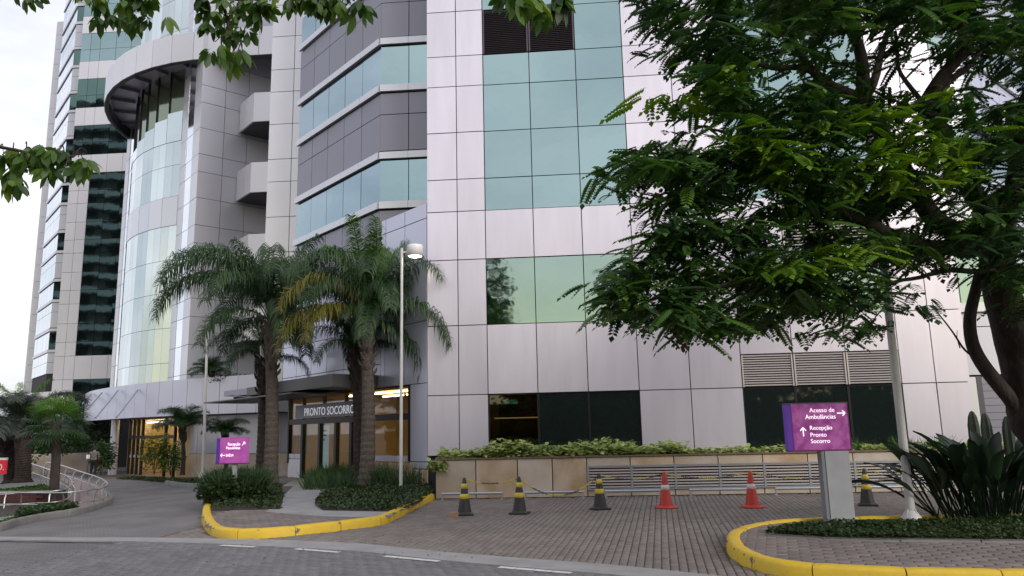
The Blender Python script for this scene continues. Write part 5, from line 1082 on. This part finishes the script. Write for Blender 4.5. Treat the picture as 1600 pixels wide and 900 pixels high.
pd = at(556, 545, 22.1); palm('queen_palm', 'dark palm trunk half hidden behind the palm with the golden frond', Vector((at(562, 760, 22.1).x, 22.1, .1)), Vector((pd.x, 22.1, pd.z)), .2, .14, ring(4, KH, foliage_palm, .5, .6)+ring(4, KM, foliage_palm, .45, .6, .2)+ring(3, KL, foliage_palm, .5, .6), 'tall palms before the entrance', bark)
KS = (1.25, R(72), R(-20), .26, .013, .7); KS2 = (1.15, R(35), R(-45), .26, .013, .6)
for px, pyt, pyb, Y, sc, lb in ((285, 665, 742, 31, 1.05, 'small feathery palm before the lobby wall, left of the slender pole'), (352, 678, 742, 31.5, .9, 'small feathery palm right of the slender white pole, above the magenta sign'), (330, 583, 602, 35.5, .9, 'small palm growing on the podium roof behind the left palm crown')):
    a_, c_ = at(px, pyb, Y), at(px, pyt, Y); palm('pygmy_palm', lb, a_, c_, .09, .07, ring(10, KS, foliage_palm, sc*.9, sc*1.1)+ring(9, KS2, foliage_palm, sc*.9, sc*1.1, .3), None, bark)
KDt = (2.2, R(66), R(-40), .36, .022, .6); KDt2 = (2.1, R(25), R(-60), .34, .022, .55)
datem = leafmat('leaf_date', (.03, .045, .04), (.07, .09, .075), (.12, .13, .09))
a_ = at(35, 754, 24.5); c_ = at(33, 662, 24.5); palm('date_palm', 'grey green date palm with stiff arching fronds at the far left edge', a_, c_, .24, .22, ring(12, KDt, datem, .85, 1.1)+ring(11, KDt2, datem, .8, 1.05, .2)+ring(3, KU, foliage_palmg, .5, .6), None, bark)
a_ = at(20, 754, 25.6); c_ = at(10, 690, 25.6); palm('date_palm', 'second date palm stem rising behind the one at the left edge', a_, c_, .28, .22, ring(9, KDt, datem, .8, 1.0), None, bark)
# fan palm
def fan(par, base_, az, el, r, m):
    n_ = 22; V = []; Fc = []; d0 = Vector((math.cos(az)*math.cos(el), math.sin(az)*math.cos(el), math.sin(el))); hub = base_+d0*.55; sdv = Vector((-math.sin(az), math.cos(az), 0)); upv = d0.cross(sdv)*-1
    for i in range(n_):
        a = R(-115)+R(230)*i/(n_-1); d = (d0*math.cos(a)+sdv*math.sin(a)+Vector((0, 0, -.15))).normalized(); w_ = d.cross(upv).normalized()*.022; k = len(V); tip = hub+d*r*random.uniform(.85, 1.05)+Vector((0, 0, -.16*r))
        V += [hub, hub+d*r*.6+w_, hub+d*r*.6-w_, tip]; Fc += [(k, k+1, k+2), (k+1, k+3, k+2)]
    k = len(V); V += [base_+sdv*.012, base_-sdv*.012, hub-sdv*.01, hub+sdv*.01]; Fc += [(k, k+1, k+2), (k, k+2, k+3)]
    return link('fan_leaf', np_mesh('fan_leaf', [tuple(v) for v in V], Fc, RNG.random(len(V))), m, par)
a_ = at(84, 772, 21.3); c_ = at(88, 664, 21.3); fpm = thing('fan_palm', 'slim dark trunked fan palm beside the ramp railing', 'palm tree', a_)
b = MB(); b.tube([Vector((0, 0, -.2)), (c_-a_)*.5+Vector((.03, 0, 0)), c_-a_], [.13, .12, .13], 12); b.build('trunk', bark, fpm)
for i in range(26): fan(fpm, c_-a_+Vector((0, 0, random.uniform(-.1, .1))), i*2.4, R(70-i*4.2), random.uniform(.5, .62), foliage_palmg if i < 8 else foliage_palm)
# ---- shrubs
def bush(name, label, cat, cen, rad, n_, m, ls, group=None, unit=None):
    t = thing(name, label, cat, (cen[0], cen[1], cen[2]-rad[2]), 0, group); crown(t, cen, rad, n_, m, ls, unit, hollow=.15); 
    b = MB()
    for k in range(6): a = k; b.tube([(0, 0, -.05), (math.cos(a)*rad[0]*.4, math.sin(a)*rad[1]*.4, rad[2]*1.2)], .012, 5)
    b.build('stem', bark, t); return t
P = at(243, 705, 36.2); bush('shrub', 'yellow green leafy shrub growing beside the lobby doors', 'shrub', P, (.75, .6, 1.05), 1500, leafmat('leaf_yellowgreen', (.08, .09, .01), (.22, .22, .02)), .14)
P = at(268, 712, 36.2); bush('shrub', 'dark shrub right of the yellow green one by the lobby', 'shrub', P, (.6, .5, .9), 900, foliage_mid, .14)
P = at(160, 712, 39.6); bush('shrub', 'dark clipped bush with leafy top behind the standing man', 'shrub', P, (.7, .5, 1.0), 1300, foliage_dark, .16)
P = at(140, 672, 44); bush('shrub', 'dense dark greenery under the podium left of the doors', 'shrub', P, (1.8, .8, 1.1), 1800, foliage_dark, .2)
P = at(100, 690, 43); bush('shrub', 'dark greenery behind the fan palm trunk', 'shrub', P, (1.6, .8, .8), 1500, foliage_dark, .2)
P = at(20, 690, 42); bush('shrub', 'dark mass of bushes behind the date palm', 'shrub', P, (2.4, 1, 1.3), 2500, foliage_dark, .22)
# grass-like clumps
def blades(par, poly, n_, h0, h1, w, m, z, lean=.35, name='blades'):
    xs = [p[0] for p in poly]; ys = [p[1] for p in poly]; P_ = []
    while len(P_) < n_:
        x, y = random.uniform(min(xs), max(xs)), random.uniform(min(ys), max(ys))
        if inpoly(x, y, poly): P_.append((x, y, z(x) if callable(z) else z))
    P_ = np.array(P_); n_ = len(P_); D = rnd_dirs(n_, 0, .01); D[:, 2] = RNG.uniform(1.2, 3.0, n_)*1.0; D[:, :2] *= lean*2
    u = np.array([(0, -.5, 0), (0, .5, 0), (.6, .4, .0), (.6, -.4, .0), (1, 0, -.18)])*[1, w/h1, 1]; f = tri_fix([(0, 1, 2, 3), (3, 2, 4, 4)])
    V, Fa, T = scatter(u, f, P_-(np.array(par.location) if par else 0), basis(D, rnd_dirs(n_, 0, .1)), RNG.uniform(h0, h1, n_), RNG.random(n_))
    return link(name, np_mesh(name, V, Fa, T), m, par)
def ell(cx, cy_, a, c, n_=16): return [(cx+a*math.cos(2*math.pi*i/n_), cy_+c*math.sin(2*math.pi*i/n_)) for i in range(n_)]
def gpoly(pp, z=.13): return [gq(x, y, z) for x, y in pp]
hp = at(383, 780, 18.3); ch_ = thing('strappy_shrub', 'dark rounded clump of strappy leaves beneath the small magenta sign', 'shrub', (hp.x+.1, 17.6, .1))
o = blades(ch_, ell(hp.x+.1, 17.6, .55, .9), 5500, .45, .9, .022, foliage_palm, .1, .45); o['kind'] = 'stuff'
crown(ch_, (hp.x+.1, 17.5, .42), (.68, .95, .42), 3500, foliage_cover, .12, hollow=.5)
def cover(poly, n_, m, z, ls, hmax, label, cat='ground cover'):
    xs = [p[0] for p in poly]; ys = [p[1] for p in poly]; P_ = []
    while len(P_) < n_:
        x, y = random.uniform(min(xs), max(xs)), random.uniform(min(ys), max(ys))
        if inpoly(x, y, poly): e = pnoise(Vector((x*1.5, y*1.5, 0)))*.5+.6; P_.append((x, y, (z(x) if callable(z) else z)+random.random()*hmax*e))
    P_ = np.array(P_); n_ = len(P_); u, f = quadleaf(.32, .06)
    V, Fa, T = scatter(u, f, P_, basis(rnd_dirs(n_, .3, .4), rnd_dirs(n_, 1.2, .3)), RNG.uniform(.6, 1.3, n_)*ls, RNG.random(n_))
    o = link('ground_cover', np_mesh('ground_cover', V, Fa, T), m); return tag(o, label, cat, kind='stuff')
bedB = gpoly([(492,787),(505,798),(560,799),(612,799),(645,789),(676,771),(672,758),(640,752),(560,752),(515,765)])
b = MB(); b.prism(ccw(bedB), .10, .145); tag(b.build('bed_soil', soil), kind='structure')
cover(bedB, 15000, foliage_cover, .14, .07, .16, 'dark green ground cover round the foot of the right palm')
o = blades(None, gpoly([(505,757),(600,757),(600,750),(500,750)], .15), 1300, .3, .75, .02, foliage_palm, .13, .5, 'grass'); tag(o, 'tall dark grass tufts before the entrance glass', 'grass', kind='stuff')
o = blades(None, [(-5.9, 21.2), (-4.2, 20.2), (-4.1, 20.7), (-5.6, 22.2)], 700, .25, .8, .02, foliage_palm, .13, .5, 'grass'); tag(o, 'thin grass growing against the stone wall by the lamp post', 'grass', kind='stuff')
bedA = gpoly([(331,797),(438,796),(442,780),(440,765),(425,755),(380,750),(333,755)])
b = MB(); b.prism(ccw(bedA), .10, .145); tag(b.build('bed_soil', soil), kind='structure')
cover(bedA, 6000, foliage_cover, .14, .07, .2, 'low green ground cover round the strappy shrub')
o = blades(None, [(hp.x+.6, 20.5), (hp.x+2.0, 20.3), (hp.x+.8, 25), (hp.x-.6, 25)], 2200, .25, .6, .02, foliage_palm, .1, .5, 'grass'); tag(o, 'dark grass round the feet of the left palms', 'grass', kind='stuff')
bedR = gpoly([(1198,832),(1222,824),(1310,819),(1430,816),(1600,812),(1700,812),(1700,846),(1600,843),(1330,841),(1210,836)])
b = MB(); b.prism(ccw(bedR), .10, .14); tag(b.build('bed_soil', soil), kind='structure')
cover(bedR, 22000, foliage_cover, .12, .055, .10, 'dark creeping ground cover on the right island under the sign')
kerb('edging', smooth([Vector((*gq(x, y, .15), 0)) for x, y in [(1195,834),(1215,837),(1330,843),(1450,845),(1600,846),(1700,847)]], 3), .05, .165, concd, 'thin concrete edging between the ground cover and the island paving', 'edging', 1)
lp = [(p.x, p.y) for p in lawn_poly]; lp2 = [(p.x, p.y) for p in [gp(*q) for q in [(24,819), (30,808), (60,802), (98,798), (120,800), (98,804), (62,810)]]]
cover(lp2, 9000, foliage_cover, lambda x: hh(x)+.08, .07, .22, 'clipped green ground cover behind the left concrete kerb')
cover(lp, 9000, foliage_mid, lambda x: hh(x)+.08, .06, .05, 'short lawn under the left railings')
lawn2 = [(A_pl, 22.2), (B_pl, 22.2), (B_pl-.1, 22.6), (x62, 25.5), (A_pl, 25.5)]
cover(lawn2, 7000, foliage_mid, .065, .08, .06, 'short lawn in the red brick planter')
lb_ = [tuple(at(x, y, Y).to_2d()) for x, y, Y in [(180,741,38), (222,743,36.2), (262,742,34), (258,739,37), (200,738,38.4)]]
cover(lb_, 1500, foliage_cover, lambda x: hh(x)-.02, .1, .15, 'low planting at the foot of the lobby shrubs')
lb2 = [tuple(at(x, y, Y).to_2d()) for x, y, Y in [(262,742,33), (315,748,29.4), (345,741,30.2), (420,738,30.2), (420,735,32), (262,736,35)]]
cover(lb2, 5000, foliage_cover, lambda x: hh(x)+.02, .1, .22, 'dark planting bed round the slender white pole')
b = MB(); roofp = [at(340, 600, 36), at(430, 596, 34.5)]
cover([(roofp[0].x, 34.9), (roofp[1].x+1, 34.6), (roofp[1].x+1, 36.2), (roofp[0].x, 36.6)], 1500, foliage_mid, 4.1, .14, .45, 'green planting on the podium roof behind the left palm')
# planter plants
def sprouts(xr, yr, z, n_, h, m, ls, name, parent):
    u, f = leaf_unit(.34, .04, .2); f = tri_fix(f); P_, D_ = [], []
    for _ in range(n_):
        x, y = random.uniform(*xr), random.uniform(*yr); hh_ = h*random.uniform(.35, 1)*(0.7+.6*pnoise(Vector((x*.9, 3, 0)))+.25)
        for k in range(random.randint(7, 11)):
            q = random.random(); P_.append((x+random.gauss(0, .03), y+random.gauss(0, .03), z+hh_*(.35+.65*q))); a = random.uniform(0, 6.28); D_.append((math.cos(a), math.sin(a)-.15, random.gauss(.25, .35)))
    P_ = np.array(P_); k = len(P_); V, Fa, T = scatter(u, f, P_-np.array(parent.location), basis(np.array(D_), np.tile([0, -.2, 1.], (k, 1))), RNG.uniform(.7, 1.2, k)*ls, RNG.random(k))
    o = link(name, np_mesh(name, V, Fa, T), m, parent); return o
tp = thing('planter_foliage', 'light green leafy foliage filling the long sandstone planter', 'foliage', (3, 19.2, .8))
tp['kind'] = 'stuff'
for args in (((-3.4, 2.6), (18.9, 19.7), .82, 620, .46, foliage_lime, .15), ((2.6, 12.3), (18.9, 19.6), .82, 620, .26, foliage_lime, .13)):
    o = sprouts(*args, 'leafy_shoots', tp); o['kind'] = 'stuff'
o = sprouts((-3.55, -3.2), (18.55, 18.75), .62, 22, .3, foliage_lime, .13, 'leafy_shoots', tp); o['kind'] = 'stuff'
for (xa, n_) in ((5.3, 130), (6.4, 160), (7.6, 200), (8.4, 120), (2.3, 60), (1.0, 30)):
    o = blades(tp, ell(xa, 19.2, .35, .25), n_, .25, .5, .025, foliage_mid, .82, .5, 'grass_tuft'); o['kind'] = 'stuff'
# ---- strelitzia and cacti on the right island
def paddle():
    V = []; n_ = 9; Lp, Lb = .72, .74; pts_ = []
    for i in range(n_+1): t = i/n_; pts_.append((.08*t, 0, Lp*t))
    for i, p in enumerate(pts_[:-1]): pass
    Fc = []; r = .011
    for i in range(4):
        a, c = pts_[i*2], pts_[min(n_, i*2+2)]; k = len(V); V += [(a[0], -r, a[2]), (a[0], r, a[2]), (c[0], r, c[2]), (c[0], -r, c[2]), (a[0]-r, 0, a[2]), (a[0]+r, 0, a[2]), (c[0]+r, 0, c[2]), (c[0]-r, 0, c[2])]; Fc += [(k, k+1, k+2, k+3), (k+4, k+5, k+6, k+7)]
    top = pts_[-1]; m_ = 7; rows_ = []
    for i in range(m_+1):
        t = i/m_; w_ = .088*math.sin(math.pi*min(1, .08+t*.92))**.7; x = top[0]+.12*t+.20*t*t; z = top[2]-.08+Lb*t*(1-.25*t); k = len(V); V += [(x-.25*w_, w_, z), (x, 0, z-.02), (x-.25*w_, -w_, z)]; rows_.append(k)
    for a, c in zip(rows_[:-1], rows_[1:]): Fc += [(a, a+1, c+1, c), (a+1, a+2, c+2, c+1)]
    return V, Fc
pV, pF = paddle(); stm = [np_mesh('leaf', pV, pF, np.full(len(pV), t), smooth=True) for t in (.15, .5, .85)]
for me in stm: me.materials.append(foliage_str)
sb_ = gp(1545, 826); stz = thing('strelitzia', 'big dark clump of paddle shaped leaves on the right island beside the lamp pole', 'shrub', (sb_.x, sb_.y+.3, .12))
for i in range(170):
    o = bpy.data.objects.new('leaf', random.choice(stm)); C.objects.link(o); o.parent = stz; a = random.uniform(0, 6.28); r_ = random.random()**.6
    o.location = (math.cos(a)*r_*.85+.2, math.sin(a)*r_*.42, 0); o.rotation_euler = (random.gauss(0, .15), .1+.55*r_*random.random(), a+random.gauss(0, .5)); s_ = random.uniform(.6, 1.2); o.scale = (s_, s_, s_)
for (px, py, Y, rot) in ((1400, 745, 12.2, 0), (1440, 700, 12.3, 0), (1395, 735, 12.1, 0)):
    o = bpy.data.objects.new('leaf', stm[0]); C.objects.link(o); o.parent = stz; o.location = (-.55, 0, 0); o.rotation_euler = (random.gauss(0, .1), .75+random.random()*.2, R(180)+random.gauss(0, .3)); o.scale = (1.1, 1.1, 1.1)
cac = mat('cactus_green', (.035, .05, .03), .7, nscale=8, nfac=.4)
for i, (px, pyt, Y, lb) in enumerate(((1518, 642, 14.3, 'leftmost upright green cactus column behind the paddle leaved clump'), (1538, 645, 14.6, 'middle green cactus column before the white annex pillar'), (1572, 650, 14.4, 'rightmost green cactus column in front of the tree trunk'))):
    tpz = at(px, pyt, Y); t = thing('cactus', lb, 'cactus', (tpz.x, Y, 0), 0, 'cactus columns behind the right island'); b = MB(); n_ = 12; vs = []; zs_ = [0, .4, .9, tpz.z-.25, tpz.z-.1, tpz.z-.02, tpz.z]; rs = [.085, .08, .085, .08, .06, .03, .004]
    for z_, r_ in zip(zs_, rs):
        for k in range(n_): q = r_*(1.15 if k % 2 else .85); vs.append((q*math.cos(2*math.pi*k/n_), q*math.sin(2*math.pi*k/n_), z_))
    b.add(vs, [(j*n_+k, j*n_+(k+1) % n_, (j+1)*n_+(k+1) % n_, (j+1)*n_+k) for j in range(len(zs_)-1) for k in range(n_)]); b.build('stem', cac, t)

# fallen leaves
fl_ = np.array([(x, y) for x, y in zip(RNG.uniform(-6, 8, 900), RNG.uniform(8.5, 18.5, 900)) if not inpoly(x, y, isl1c) and not inpoly(x, y, isl2f) and (pnoise(Vector((x*.6, y*.6, 4))) > .12 or (x > 1 and y < 14))][:260])
u_, f_ = quadleaf(.3, .15); n_ = len(fl_); V, Fa, T = scatter(u_, f_, np.column_stack([fl_, np.full(n_, .012)]), basis(rnd_dirs(n_, 0, .05), rnd_dirs(n_, 4, .2)), RNG.uniform(.025, .055, n_), RNG.random(n_))
tag(link('fallen_leaves', np_mesh('fallen_leaves', V, Fa, T), leafmat('leaf_dry', (.10, .05, .015), (.20, .13, .03))), 'small dry leaves scattered over the paving', 'fallen leaves', kind='stuff')
